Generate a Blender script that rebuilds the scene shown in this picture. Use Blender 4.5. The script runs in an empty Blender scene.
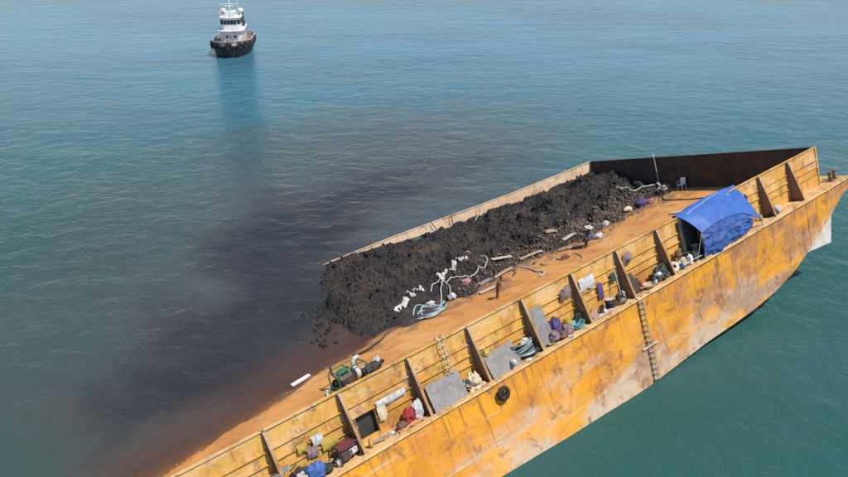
import bpy, math, random
from mathutils import Matrix, Vector, noise, Euler

# ------------------------------------------------------------------ camera, sky, sun, exposure
S = bpy.context.scene
COL = S.collection
R = math.radians
CAM_H, PITCH, LENS = 25.0, 24.75, 30.566
cam_d = bpy.data.cameras.new('camera')
cam_d.lens = LENS; cam_d.sensor_width = 36; cam_d.clip_start = .5; cam_d.clip_end = 9000
cam = bpy.data.objects.new('camera', cam_d); COL.objects.link(cam)
cam.location = (0, 0, CAM_H); cam.rotation_euler = (R(90 - PITCH), 0, 0)
S.camera = cam

# pose of the listing barge: local x to the bow, y to port, z up from the deck
BR = ((0.7931, -0.5543, -0.2529), (0.6032, 0.7722, 0.1993), (0.0849, -0.3106, 0.9467))
BT = (29.8886, 49.2441, 6.6259)
M = Matrix([list(BR[i]) + [BT[i]] for i in range(3)] + [[0, 0, 0, 1]])

SUN_LOCAL = Vector((0.27, -0.62, 0.735)).normalized()
sun_dir = (M.to_3x3() @ SUN_LOCAL).normalized()
SUN_EL = math.asin(sun_dir.z); SUN_AZ = math.atan2(sun_dir.x, sun_dir.y)
W = bpy.data.worlds.new('World'); S.world = W; W.use_nodes = True
wn = W.node_tree.nodes; wl = W.node_tree.links
sky = wn.new('ShaderNodeTexSky'); sky.sky_type = 'NISHITA'; sky.sun_disc = False
sky.sun_elevation = SUN_EL; sky.sun_rotation = SUN_AZ; sky.air_density = 0.9; sky.dust_density = 0.1; sky.ozone_density = 3.0
bg = wn['Background']; bg.inputs[1].default_value = 0.12
wl.new(sky.outputs[0], bg.inputs[0])
sl = bpy.data.lights.new('sun', 'SUN'); sl.energy = 4.2; sl.angle = R(.53); sl.color = (1, .955, .88)
so = bpy.data.objects.new('sun', sl); COL.objects.link(so)
so.rotation_euler = (-sun_dir).to_track_quat('-Z', 'Y').to_euler(); so.location = (0, 0, 80)
S.view_settings.view_transform = 'Standard'; S.view_settings.look = 'None'
S.view_settings.exposure = 0.3; S.view_settings.gamma = 1; S.view_settings.use_curve_mapping = False
S.render.resolution_x = 1024; S.render.resolution_y = 576

rng = random.Random(7)

# ------------------------------------------------------------------ mesh helpers
class MB:
    def __init__(s): s.v = []; s.f = []
    def add(s, vs, fs):
        o = len(s.v); s.v += [tuple(v) for v in vs]; s.f += [tuple(i + o for i in f) for f in fs]; return s
    def box(s, c, d, m=None):
        x, y, z = d[0] / 2, d[1] / 2, d[2] / 2
        vs = [Vector((a * x, b * y, e * z)) for a in (-1, 1) for b in (-1, 1) for e in (-1, 1)]
        if m is not None: vs = [m @ v for v in vs]
        vs = [v + Vector(c) for v in vs]
        return s.add(vs, [(0, 1, 3, 2), (4, 6, 7, 5), (0, 4, 5, 1), (2, 3, 7, 6), (0, 2, 6, 4), (1, 5, 7, 3)])
    def bbox(s, lo, hi):
        return s.box([(lo[i] + hi[i]) / 2 for i in range(3)], [hi[i] - lo[i] for i in range(3)])
    def prism(s, poly, axis, a, b):
        """poly: 2-D points, extruded along axis 0/1/2 from a to b"""
        def p(u, t):
            return {0: (t, u[0], u[1]), 1: (u[0], t, u[1]), 2: (u[0], u[1], t)}[axis]
        n = len(poly)
        vs = [p(u, a) for u in poly] + [p(u, b) for u in poly]
        fs = [tuple(range(n))[::-1], tuple(range(n, 2 * n))] + [(i, (i + 1) % n, n + (i + 1) % n, n + i) for i in range(n)]
        return s.add(vs, fs)
    def tube(s, path, r, n=6, closed=False, cap=True):
        P = [Vector(p) for p in path]; k = len(P); vs = []; fs = []
        rad = r if hasattr(r, '__len__') else [r] * k
        up = Vector((0, 0, 1)); u = None
        for i, p in enumerate(P):
            if closed: d = P[(i + 1) % k] - P[i - 1]
            else: d = P[min(i + 1, k - 1)] - P[max(i - 1, 0)]
            if d.length < 1e-9: d = Vector((1, 0, 0))
            d.normalize()
            if u is None:
                u = d.cross(up)
                if u.length < .05: u = d.cross(Vector((1, 0, 0)))
            u = u - d * u.dot(d)
            if u.length < 1e-6: u = d.orthogonal()
            u.normalize(); w = d.cross(u)
            for j in range(n):
                a = 2 * math.pi * j / n
                vs.append(p + (u * math.cos(a) + w * math.sin(a)) * rad[i])
        for i in range(k if closed else k - 1):
            i2 = (i + 1) % k
            for j in range(n):
                j2 = (j + 1) % n
                fs.append((i * n + j, i * n + j2, i2 * n + j2, i2 * n + j))
        if cap and not closed:
            fs.append(tuple(range(n))[::-1]); fs.append(tuple(range((k - 1) * n, k * n)))
        return s.add(vs, fs)
    def lathe(s, prof, n=14, c=(0, 0, 0), axis=2):
        vs = []; fs = []
        for r, z in prof:
            for j in range(n):
                a = 2 * math.pi * j / n
                q = (r * math.cos(a), r * math.sin(a), z)
                q = q if axis == 2 else ((z, q[0], q[1]) if axis == 0 else (q[0], z, q[1]))
                vs.append((q[0] + c[0], q[1] + c[1], q[2] + c[2]))
        k = len(prof)
        for i in range(k - 1):
            for j in range(n):
                j2 = (j + 1) % n
                fs.append((i * n + j, i * n + j2, (i + 1) * n + j2, (i + 1) * n + j))
        fs.append(tuple(range(n))[::-1]); fs.append(tuple(range((k - 1) * n, k * n)))
        return s.add(vs, fs)
    def torus(s, c, Rr, r, n=16, m=8, mat=None, sq=1.0):
        vs = []; fs = []
        for i in range(n):
            a = 2 * math.pi * i / n
            for j in range(m):
                b = 2 * math.pi * j / m
                v = Vector(((Rr + r * math.cos(b)) * math.cos(a), (Rr + r * math.cos(b)) * math.sin(a), r * sq * math.sin(b)))
                if mat is not None: v = mat @ v
                vs.append(v + Vector(c))
        for i in range(n):
            for j in range(m):
                fs.append((i * m + j, ((i + 1) % n) * m + j, ((i + 1) % n) * m + (j + 1) % m, i * m + (j + 1) % m))
        return s.add(vs, fs)
    def sheet(s, fn, nu, nv):
        vs = [fn(i / nu, j / nv) for i in range(nu + 1) for j in range(nv + 1)]
        fs = [(i * (nv + 1) + j, (i + 1) * (nv + 1) + j, (i + 1) * (nv + 1) + j + 1, i * (nv + 1) + j + 1) for i in range(nu) for j in range(nv)]
        return s.add(vs, fs)
    def blob(s, c, d, seed=0, amp=.2, fr=1.6, nu=10, nv=7, flat=0.0):
        """crumpled lump: squashed sphere with noise, flattened underneath; d = full size"""
        vs = []; fs = []; o = Vector((seed * 3.7, seed * 1.3, seed * 2.1))
        for j in range(nv + 1):
            th = math.pi * j / nv
            for i in range(nu):
                a = 2 * math.pi * i / nu
                n = Vector((math.sin(th) * math.cos(a), math.sin(th) * math.sin(a), math.cos(th)))
                k = 1 + amp * 1.4 * noise.noise(n * min(fr, 1.5) + o) + amp * .8 * noise.noise(n * min(fr, 1.5) * 2.3 + o) - amp * 1.3 * abs(noise.noise(n * 2.6 + o * 1.7)) - amp * .8 * abs(noise.noise(n * 5.5 + o)) + amp * .55
                z = n.z * k * d[2] / 2
                if flat: z = max(z, -d[2] / 2 * flat)
                vs.append((c[0] + n.x * k * d[0] / 2, c[1] + n.y * k * d[1] / 2, c[2] + z))
        for j in range(nv):
            for i in range(nu):
                i2 = (i + 1) % nu
                fs.append((j * nu + i, (j + 1) * nu + i, (j + 1) * nu + i2, j * nu + i2))
        return s.add(vs, fs)
    def mesh(s, name):
        me = bpy.data.meshes.new(name); me.from_pydata(s.v, [], s.f); me.update()
        return me

import bmesh
def obj(name, mb, mat, parent=None, smooth=False, local=None, bevel=0, kind=None, mesh=None):
    me = mesh or mb.mesh(name)
    if mesh is None:
        bm = bmesh.new(); bm.from_mesh(me); bmesh.ops.recalc_face_normals(bm, faces=bm.faces); bm.to_mesh(me); bm.free()
        me.materials.append(MAT[mat] if isinstance(mat, str) else mat)
        if smooth:
            for p in me.polygons: p.use_smooth = True
            try: me.set_sharp_from_angle(angle=R(50))
            except Exception: pass
    o = bpy.data.objects.new(name, me); COL.objects.link(o)
    if parent is not None: o.parent = parent
    if local is not None:
        if parent is None: o.matrix_world = local
        else: o.matrix_local = local
    if bevel:
        b = o.modifiers.new('bevel', 'BEVEL'); b.width = bevel; b.segments = 2; b.limit_method = 'ANGLE'
    if kind: o['kind'] = kind
    return o
def tag(o, label, cat, group=None, kind=None):
    o['label'] = label; o['category'] = cat
    if group: o['group'] = group
    if kind: o['kind'] = kind
    return o
def thing(name, label, cat, mw, group=None):
    o = bpy.data.objects.new(name, None); COL.objects.link(o); o.empty_display_size = .2
    o.matrix_world = mw
    return tag(o, label, cat, group)
def on(x, y, z=0.0, yaw=0.0, tilt=None):
    m = M @ Matrix.Translation((x, y, z)) @ Matrix.Rotation(R(yaw), 4, 'Z')
    if tilt: m = m @ Euler([R(t) for t in tilt]).to_matrix().to_4x4()
    return m
def lump_thing(name, label, cat, pos, d, mat, seed, yaw=0, amp=.3, fr=1.6, group=None, n=(28, 18)):
    o = obj(name, MB().blob((0, 0, d[2] * .42), d, seed, amp, fr, n[0], n[1], .84), mat, local=on(*pos, yaw), smooth=True)
    return tag(o, label, cat, group)
def spline(pts, per=6, closed=False):
    P = [Vector(p) for p in pts]; out = []; n = len(P)
    rngi = n if closed else n - 1
    for i in range(rngi):
        if closed: a, b, c, d = P[i - 1], P[i], P[(i + 1) % n], P[(i + 2) % n]
        else: a, b, c, d = P[max(i - 1, 0)], P[i], P[i + 1], P[min(i + 2, n - 1)]
        for k in range(per):
            t = k / per
            out.append(.5 * ((2 * b) + (c - a) * t + (2 * a - 5 * b + 4 * c - d) * t * t + (3 * b - a - 3 * c + d) * t ** 3))
    if not closed: out.append(P[-1])
    return out
def interp(x, xs, ys):
    if x <= xs[0]: return ys[0]
    for i in range(len(xs) - 1):
        if x <= xs[i + 1]:
            t = (x - xs[i]) / (xs[i + 1] - xs[i]); return ys[i] + (ys[i + 1] - ys[i]) * t
    return ys[-1]
def sstep(t): t = min(max(t, 0), 1); return t * t * (3 - 2 * t)

# ------------------------------------------------------------------ materials
MAT = {}
class NT:
    def __init__(s, name):
        m = bpy.data.materials.new(name); m.use_nodes = True; MAT[name] = m; s.m = m
        s.t = m.node_tree; s.n = s.t.nodes; s.l = s.t.links; s.p = s.n['Principled BSDF']; s.out = s.n['Material Output']
        s.tc = s.n.new('ShaderNodeTexCoord')
    def set(s, sock, v):
        if hasattr(v, 'is_linked') or isinstance(v, bpy.types.NodeSocket): s.l.new(v, sock)
        elif isinstance(v, (tuple, list)) and len(v) == 3 and sock.type == 'RGBA': sock.default_value = (*v, 1)
        else: sock.default_value = v
    @property
    def co(s): return s.tc.outputs['Object']
    def map(s, v, scale=(1, 1, 1), rot=(0, 0, 0), loc=(0, 0, 0)):
        n = s.n.new('ShaderNodeMapping'); s.l.new(v, n.inputs[0]); n.inputs[1].default_value = loc
        n.inputs[2].default_value = [R(a) for a in rot]; n.inputs[3].default_value = scale; return n.outputs[0]
    def noise(s, v, sc, det=4, ro=.55, dist=0):
        n = s.n.new('ShaderNodeTexNoise'); s.l.new(v, n.inputs['Vector']); n.inputs['Scale'].default_value = sc
        n.inputs['Detail'].default_value = det; n.inputs['Roughness'].default_value = ro; n.inputs['Distortion'].default_value = dist
        return n.outputs['Fac']
    def vor(s, v, sc):
        n = s.n.new('ShaderNodeTexVoronoi'); s.l.new(v, n.inputs['Vector']); n.inputs['Scale'].default_value = sc; return n.outputs['Distance']
    def rng(s, v, a, b, c=0., d=1., smooth=True):
        n = s.n.new('ShaderNodeMapRange'); n.interpolation_type = 'SMOOTHSTEP' if smooth else 'LINEAR'
        s.set(n.inputs[0], v)
        for i, q in enumerate((a, b, c, d)): n.inputs[i + 1].default_value = q
        return n.outputs[0]
    def math(s, op, a, b=0., c=None):
        n = s.n.new('ShaderNodeMath'); n.operation = op; s.set(n.inputs[0], a); s.set(n.inputs[1], b)
        if c is not None: s.set(n.inputs[2], c)
        return n.outputs[0]
    def mix(s, f, a, b):
        n = s.n.new('ShaderNodeMix'); n.data_type = 'RGBA'; s.set(n.inputs[0], f); s.set(n.inputs[6], a); s.set(n.inputs[7], b); return n.outputs[2]
    def ramp(s, f, stops):
        n = s.n.new('ShaderNodeValToRGB'); s.l.new(f, n.inputs[0]); e = n.color_ramp.elements
        while len(e) < len(stops): e.new(.5)
        for q, (p, c) in zip(e, stops): q.position = p; q.color = (*c, 1)
        return n.outputs[0]
    def xyz(s, v):
        n = s.n.new('ShaderNodeSeparateXYZ'); s.l.new(v, n.inputs[0]); return n.outputs
    def bump(s, h, dist=.02, st=1., nrm=None):
        n = s.n.new('ShaderNodeBump'); s.l.new(h, n.inputs['Height']); n.inputs['Distance'].default_value = dist; n.inputs['Strength'].default_value = st
        if nrm is not None: s.l.new(nrm, n.inputs['Normal'])
        return n.outputs[0]
    def fin(s, col, rough=.7, nrm=None, metal=0., spec=None):
        s.set(s.p.inputs['Base Color'], col); s.set(s.p.inputs['Roughness'], rough); s.p.inputs['Metallic'].default_value = metal
        if nrm is not None: s.l.new(nrm, s.p.inputs['Normal'])
        if spec is not None: s.p.inputs['Specular IOR Level'].default_value = spec
        return s.m

def simple(name, c1, c2=None, sc=6., rough=.7, bump=.01, c3=None, metal=0., det=4, dirt=.4):
    t = NT(name); c2 = c2 or tuple(v * .65 for v in c1)
    n = t.noise(t.co, sc, det, .6)
    col = t.mix(t.rng(n, .38, .66), c1, c2)
    if c3 is not None: col = t.mix(t.rng(t.noise(t.co, sc * 2.3, 5, .65), .56, .66), col, c3)
    if dirt:
        dm = t.noise(t.map(t.co, (1, 1, 1), loc=(3, 8, 5)), max(sc * .7, 2.), 6, .72, .4)
        col = t.mix(t.math('MULTIPLY', t.rng(dm, .48, .66), dirt), col, (.13, .085, .055))
    return t.fin(col, rough, t.bump(t.noise(t.co, sc * 3, 4), bump), metal, .3)

def rusty(name, ramp, streak=(.26, .10, .03), pale=(.62, .52, .38), dark=(.24, .12, .08), kind='wall', rough=.75):
    t = NT(name); x, y, z = t.xyz(t.co)[0:3]
    big = t.noise(t.co, .33, 8, .62, .4)
    col = t.ramp(big, ramp)
    mid = t.noise(t.co, 1.5, 7, .68, .3)
    if kind == 'hull':
        # pale scoured paint along the lower strakes, mauve-brown worn patches, more of them toward the bow
        pm = t.math('ADD', t.noise(t.map(t.co, (.16, 1, .42)), 1., 7, .62, .6), t.rng(z, -.4, -4.6, -.22, .20, False))
        col = t.mix(t.math('MULTIPLY', t.rng(pm, .45, .62), .85), col, t.mix(t.rng(mid, .35, .65), pale, (.52, .44, .34)))
        bm_ = t.math('ADD', t.noise(t.map(t.co, (.28, 1, .30), loc=(3, 0, 7)), 1., 6, .62, .5), t.rng(x, -34, -10, -.04, .10, False))
        col = t.mix(t.math('MULTIPLY', t.rng(bm_, .525, .64), .66), col, t.mix(mid, dark, (.36, .20, .13)))
        st = t.noise(t.map(t.co, (2.6, 1, .13)), 1., 5, .7, .2)
        col = t.mix(t.math('MULTIPLY', t.rng(st, .55, .72), .5), col, streak)
        st2 = t.noise(t.map(t.co, (1.3, 1, .10), loc=(11, 0, 2)), 1., 4, .6, .2)
        col = t.mix(t.math('MULTIPLY', t.rng(st2, .60, .74), .6), col, pale)
        yel = t.noise(t.map(t.co, (.22, 1, .5), loc=(1, 0, 9)), 1., 5, .6, .4)
        col = t.mix(t.math('MULTIPLY', t.rng(yel, .48, .62), .74), col, (.74, .315, .010))
    elif kind == 'wall':
        st = t.noise(t.map(t.co, (1.7, 1.7, .8)), 1., 7, .72, .6)
        col = t.mix(t.math('MULTIPLY', t.rng(st, .49, .65), .68), col, streak)
        pm = t.noise(t.map(t.co, (.5, .5, 1.1), loc=(4, 0, 1)), 1., 6, .65)
        pm = t.math('ADD', pm, t.rng(z, .6, 2.5, -.05, .09, False))
        col = t.mix(t.math('MULTIPLY', t.rng(pm, .53, .66), .55), col, pale)
        dm = t.noise(t.map(t.co, (1.1, 1.1, .9), loc=(9, 0, 3)), 1., 6, .7)
        col = t.mix(t.math('MULTIPLY', t.rng(dm, .53, .66), .72), col, dark)
    elif kind == 'deck':
        pm = t.noise(t.map(t.co, (.25, .5, 1), loc=(2, 5, 0)), 1., 6, .62, .5)
        col = t.mix(t.math('MULTIPLY', t.rng(pm, .52, .68), .55), col, pale)
        # coal dust and mud trodden out over the deck beside the heap
        dm = t.math('ADD', t.noise(t.map(t.co, (.55, .8, 1), loc=(7, 1, 0)), 1., 8, .7, .4), t.rng(y, 8.5, 13.5, -.06, .17, False))
        col = t.mix(t.math('MULTIPLY', t.rng(dm, .50, .68), .78), col, dark)
    if kind == 'hull':
        # rust runs from the deck edge, pale scrapes along the side
        rn = t.math('ADD', t.noise(t.map(t.co, (4.5, 1, .22), loc=(2, 0, 5)), 1., 5, .7, .1), t.rng(z, -2.6, .0, -.10, .07, False))
        col = t.mix(t.math('MULTIPLY', t.rng(rn, .55, .66), .7), col, (.25, .10, .035))
        sc = t.noise(t.map(t.co, (.25, 1, 5.5), (0, 6, 0), (1, 0, 3)), 1., 5, .65, .2)
        col = t.mix(t.math('MULTIPLY', t.rng(sc, .60, .70), .55), col, (.62, .52, .42))
        rw = t.noise(t.map(t.co, (.45, 1, .6), loc=(8, 0, 4)), 1., 8, .70, .6)
        col = t.mix(t.math('MULTIPLY', t.rng(rw, .54, .66), .7), col, (.36, .155, .055))
        rb = t.noise(t.map(t.co, (.9, 1, .9), loc=(6, 0, 2)), 1., 8, .72, .5)
        col = t.mix(t.math('MULTIPLY', t.rng(rb, .52, .64), .78), col, (.25, .10, .045))
    fine = t.noise(t.co, 9., 5, .7)
    col = t.mix(t.math('MULTIPLY', t.rng(fine, .56, .72), .45), col, streak)
    h = t.math('ADD', t.math('MULTIPLY', mid, .6), t.math('MULTIPLY', t.noise(t.co, 5, 6, .7), .4))
    nrm = t.bump(h, .03, .6)
    if kind == 'hull':   # plating dished between frames and longitudinals
        fx = t.math('ABSOLUTE', t.math('SINE', t.math('MULTIPLY', x, 3.1416 / 1.23))); fz = t.math('ABSOLUTE', t.math('SINE', t.math('MULTIPLY', z, 3.1416 / 1.25)))
        dish = t.math('MULTIPLY', t.math('POWER', t.math('MULTIPLY', fx, fz), .5), t.noise(t.co, .6, 3, .5))
        nrm = t.bump(dish, -.05, .8, nrm)
    t.fin(col, rough, nrm, 0, .25)

rusty('hull_rust', [(.28, (.34, .14, .045)), (.43, (.56, .215, .022)), (.56, (.64, .275, .026)), (.72, (.46, .26, .11))], kind='hull', pale=(.54, .40, .27))
rusty('wall_paint', [(.30, (.42, .18, .04)), (.45, (.58, .29, .055)), (.58, (.66, .37, .085)), (.74, (.58, .26, .03))], pale=(.70, .48, .27), dark=(.22, .11, .06), streak=(.34, .13, .04))
rusty('wall_tan', [(.30, (.55, .36, .22)), (.5, (.66, .47, .30)), (.7, (.60, .40, .24))], pale=(.70, .55, .40), dark=(.34, .22, .14), streak=(.42, .24, .12))
rusty('wall_soot_shade', [(.30, (.035, .026, .023)), (.5, (.05, .035, .03)), (.7, (.075, .046, .034))], pale=(.07, .056, .05), dark=(.035, .028, .026), streak=(.13, .06, .03))  # bow board: coal staining, with its shade also put into the colour
rusty('deck_rust', [(.28, (.38, .18, .065)), (.45, (.50, .21, .055)), (.58, (.60, .28, .078)), (.74, (.47, .215, .065))], pale=(.60, .36, .16), dark=(.17, .095, .06), kind='deck')
rusty('walk_rust', [(.28, (.42, .24, .10)), (.45, (.58, .36, .15)), (.58, (.64, .43, .21)), (.74, (.48, .28, .11))], pale=(.62, .50, .36), dark=(.26, .16, .10))
rusty('flange_rust', [(.30, (.30, .16, .07)), (.5, (.42, .25, .12)), (.7, (.50, .31, .16))], pale=(.56, .42, .28), dark=(.16, .09, .06))
rusty('stanchion_rust', [(.30, (.16, .085, .05)), (.5, (.24, .14, .08)), (.7, (.32, .20, .12))], pale=(.42, .32, .23), dark=(.09, .055, .04))

t = NT('coal')
a = t.noise(t.co, .45, 6, .6); b = t.noise(t.co, 5, 7, .75)
c = t.ramp(b, [(.34, (.009, .0075, .007)), (.50, (.026, .020, .017)), (.62, (.058, .045, .038)), (.76, (.15, .12, .10))])
c = t.mix(t.math('MULTIPLY', t.rng(a, .46, .64), .65), c, (.085, .058, .042))
wet = t.noise(t.map(t.co, (1, 1, 1), loc=(4, 4, 0)), .6, 5, .6, .5)
c = t.mix(t.math('MULTIPLY', t.rng(wet, .50, .62), .65), c, (.016, .014, .015))
t.fin(c, t.rng(b, .3, .7, .5, .9), t.bump(t.math('ADD', t.noise(t.co, 7, 7, .75), t.vor(t.co, 6)), .10, .9), 0, .4)
simple('rubble', (.17, .125, .095), (.07, .052, .042), 2.5, .9, .02, (.34, .27, .20))
simple('wet_mud', (.035, .03, .032), (.06, .045, .04), 1.5, .45, .02)
simple('white_cloth', (.60, .58, .55), (.42, .40, .37), 5, .85, .02)
simple('white_hose', (.50, .50, .47), (.34, .33, .31), 4, .6, .004)
simple('pale_blue_hose', (.36, .58, .64), (.26, .42, .48), 4, .6, .004)
simple('black_hose', (.025, .024, .024), (.06, .05, .045), 4, .6, .004)
simple('rope_tan', (.46, .37, .25), (.30, .23, .15), 14, .9, .01)
simple('grey_plate', (.235, .225, .215), (.175, .165, .16), 1.2, .75, .004, (.30, .25, .20))
simple('plank', (.48, .37, .26), (.33, .24, .16), 3, .85, .01)
simple('pale_plank', (.60, .53, .44), (.45, .38, .30), 3, .85, .01)
simple('grey_plank', (.30, .28, .27), (.22, .20, .19), 3, .85, .01)
simple('tarp_blue', (.040, .125, .40), (.03, .095, .33), .9, .45, .006, (.075, .17, .44), dirt=.2)
simple('tarp_blue_faded', (.04, .105, .34), (.03, .075, .25), 1.6, .55, .012, (.10, .17, .40))
simple('tarp_dark', (.03, .032, .03), (.05, .045, .04), 2, .7, .02)
simple('black_rubber', (.016, .015, .016), (.04, .034, .032), 5, .8, .012)
simple('dark_steel', (.05, .045, .042), (.10, .06, .04), 7, .55, .008)
simple('red_paint', (.42, .035, .035), (.25, .03, .03), 6, .5, .005)
simple('maroon', (.22, .035, .05), (.12, .02, .03), 6, .6, .005)
simple('green_paint', (.03, .19, .09), (.02, .10, .05), 6, .5, .005)
simple('dark_green', (.03, .07, .05), (.05, .08, .05), 6, .7, .01)
simple('yellow', (.52, .36, .06), (.38, .25, .04), 6, .6, .008)
simple('orange_cloth', (.62, .30, .12), (.48, .22, .09), 5, .85, .02)
simple('purple_cloth', (.11, .07, .19), (.06, .04, .11), 5, .85, .02)
simple('mauve_cloth', (.30, .21, .21), (.17, .11, .12), 5, .85, .02)
simple('pink_cloth', (.45, .24, .24), (.32, .16, .16), 5, .85, .02)
simple('brown_cloth', (.20, .11, .075), (.12, .07, .05), 5, .85, .02)
simple('teal_plastic', (.20, .50, .50), (.14, .38, .40), 4, .4, .003)
simple('blue_plastic', (.06, .17, .46), (.04, .10, .30), 4, .45, .01)
simple('cream_cloth', (.66, .55, .36), (.50, .40, .25), 4, .85, .02)
simple('skin', (.30, .16, .095), (.24, .125, .075), 9, .6, .002)
simple('skeg_white', (.62, .57, .49), (.52, .46, .38), 1.3, .6, .004, (.60, .46, .32))
simple('galv', (.55, .54, .52), (.42, .40, .38), 8, .5, .003)
simple('tug_white', (.80, .78, .76), (.70, .67, .64), 1.2, .45, .003, (.62, .52, .44))
simple('tug_grey', (.52, .48, .45), (.36, .32, .29), 1.3, .7, .01, (.20, .13, .10))
simple('tug_black', (.018, .018, .021), (.045, .034, .03), 1.5, .55, .01)
simple('tug_deck', (.24, .13, .09), (.16, .10, .08), 2, .8, .01)
simple('tug_funnel', (.05, .07, .08), (.03, .045, .05), 3, .5, .003)
t = NT('tug_glass'); t.fin((.015, .02, .025), .08, None, 0, .5)

# ------------------------------------------------------------------ water
def build_water():
    xs = [-4000, -1500, -700, -400, -250, -180] + [-140 + 2 * i for i in range(141)] + [180, 250, 400, 700, 1500, 4000]
    ys = [-4000, -1500, -600, -250, -120, -60] + [-30 + 2 * i for i in range(136)] + [280, 360, 500, 800, 1500, 4000]
    vs = [(x, y, 0) for x in xs for y in ys]; ny = len(ys)
    fs = [(i * ny + j, (i + 1) * ny + j, (i + 1) * ny + j + 1, i * ny + j + 1) for i in range(len(xs) - 1) for j in range(ny - 1)]
    me = bpy.data.meshes.new('sea'); me.from_pydata(vs, [], fs)
    # drifting coal slick: a stain with a shape of its own, spreading from the spilled heap
    blobs = [(-10, 74, 19, 22, .55), (-4, 60, 13, 17, .50), (-12, 52, 12, 14, .60), (-9.5, 35.5, 7.5, 7, 1.1), (-11, 47, 9, 7, .35), (-11, 28, 8, 8, .85), (4, 88, 18, 19, .38), (-25, 38, 14, 15, .36), (-30, 62, 17, 22, .16), (6, 70, 9, 14, .24)]
    at = me.attributes.new('slick', 'FLOAT', 'POINT')
    for i, (x, y, z) in enumerate(vs):
        if abs(x) > 150 or y > 250 or y < -40: continue
        wx = x + 9 * noise.noise(Vector((x * .045, y * .045, 1))) + 3 * noise.noise(Vector((x * .15, y * .15, 4)))
        wy = y + 9 * noise.noise(Vector((x * .045, y * .045, 7))) + 3 * noise.noise(Vector((x * .15, y * .15, 9)))
        v = 0
        for bx, by, rx, ry, s in blobs:
            v += s * math.exp(-((wx - bx) / rx) ** 2 - ((wy - by) / ry) ** 2)
        # none on the lee (starboard) side of the barge
        d = M.inverted() @ Vector((x, y, 0))
        if d.y < 2 and d.x > -80: v *= math.exp((d.y - 2) / 2)
        at.data[i].value = min(v, 1.25)
    o = bpy.data.objects.new('sea', me); COL.objects.link(o); o['kind'] = 'structure'
    t = NT('sea_water'); n = t.n
    geo = n.new('ShaderNodeNewGeometry'); P = geo.outputs['Position']
    at = n.new('ShaderNodeAttribute'); at.attribute_name = 'slick'; slick = at.outputs['Fac']
    # wind waves, crests running roughly across the view
    w0 = t.noise(t.map(P, (.10, .20, 1), (0, 0, -14)), 1., 3, .5, .3)
    w1 = t.noise(t.map(P, (.50, .60, 1), (0, 0, -10)), 1., 5, .64, .7)
    w2 = t.noise(t.map(P, (1.9, 2.1, 1), (0, 0, -18)), 1., 4, .62, .4)
    gust = t.rng(t.noise(t.map(P, (.02, .05, 1), (0, 0, 12), (3, 1, 0)), 1., 4, .6), .35, .65, .55, 1.2)
    h = t.math('ADD', t.math('ADD', t.math('MULTIPLY', w0, 1.6), t.math('MULTIPLY', w1, 1.1)), t.math('MULTIPLY', t.math('MULTIPLY', w2, .46), gust))
    nb = t.bump(h, .15, 1.)
    # body colour: green close by, bluer out at sea, grey-mauve in the coal slick
    big = t.noise(t.map(P, (.018, .03, 1)), 1., 4, .55)
    y = t.xyz(P)[1]
    body = t.mix(t.rng(y, 30, 165), (.016, .076, .053), (.066, .212, .312))
    body = t.mix(t.math('MULTIPLY', t.rng(big, .35, .65), .5), body, (.048, .105, .130))
    sl_ = t.math('ADD', slick, t.math('MULTIPLY', t.math('SUBTRACT', t.noise(t.map(P, (.10, .28, 1), (0, 0, -12)), 1., 6, .65, .6), .5), .55))
    slm = t.math('MULTIPLY', t.rng(sl_, .0, 1.2, 0, 1, False), t.rng(slick, .0, .55))
    body = t.mix(t.math('MULTIPLY', slm, .95), body, t.mix(t.rng(big, .35, .65), (.062, .058, .060), (.084, .068, .064)))
    core = t.rng(t.math('ADD', slick, t.math('MULTIPLY', t.math('SUBTRACT', t.noise(t.map(P, (.16, .22, 1), (0, 0, 20)), 1., 5, .6, .8), .5), .7)), .80, 1.35)
    body = t.mix(t.math('MULTIPLY', core, .88), body, (.022, .024, .027))
    # depth of water over the sunken part of the deck (the deck is a plane)
    nrm = [BR[i][2] for i in range(3)]
    def dotc(v, k):
        q = n.new('ShaderNodeVectorMath'); q.operation = 'DOT_PRODUCT'; t.l.new(v, q.inputs[0]); q.inputs[1].default_value = k; return q.outputs['Value']
    depth = t.math('SUBTRACT', dotc(P, nrm), sum(nrm[i] * BT[i] for i in range(3)))
    yv = [BR[i][1] for i in range(3)]
    yl = t.math('SUBTRACT', dotc(P, yv), sum(yv[i] * BT[i] for i in range(3)))
    outside = t.math('MAXIMUM', t.rng(yl, 1.2, .9), t.rng(yl, 22.5, 23.2))
    xv = [BR[i][0] for i in range(3)]
    xl = t.math('SUBTRACT', dotc(P, xv), sum(xv[i] * BT[i] for i in range(3)))
    outside = t.math('MAXIMUM', t.math('MAXIMUM', outside, t.rng(xl, -.1, .0)), t.rng(depth, -.25, -.4))
    inside = t.math('SUBTRACT', 1., outside)
    body = t.mix(t.math('MULTIPLY', t.math('MULTIPLY', t.rng(depth, 1.7, .05), .88), inside), body, (.095, .050, .036))
    dn = t.math('ADD', depth, t.math('MULTIPLY', t.math('SUBTRACT', t.noise(t.map(P, (.9, 1.3, 1)), 1., 6, .7, .6), .5), .30))
    op = t.math('SUBTRACT', 1., t.math('MULTIPLY', t.math('POWER', 2.718, t.math('MULTIPLY', t.math('MAXIMUM', dn, 0.), -3.2)), t.rng(dn, -.01, .03, 1., .62)))
    op = t.math('MAXIMUM', op, outside)
    dif = n.new('ShaderNodeBsdfDiffuse'); t.l.new(body, dif.inputs[0]); t.l.new(t.bump(h, .30, .8), dif.inputs['Normal'])
    tr = n.new('ShaderNodeBsdfTransparent')
    m1 = n.new('ShaderNodeMixShader'); t.l.new(op, m1.inputs[0]); t.l.new(tr.outputs[0], m1.inputs[1]); t.l.new(dif.outputs[0], m1.inputs[2])
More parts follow.
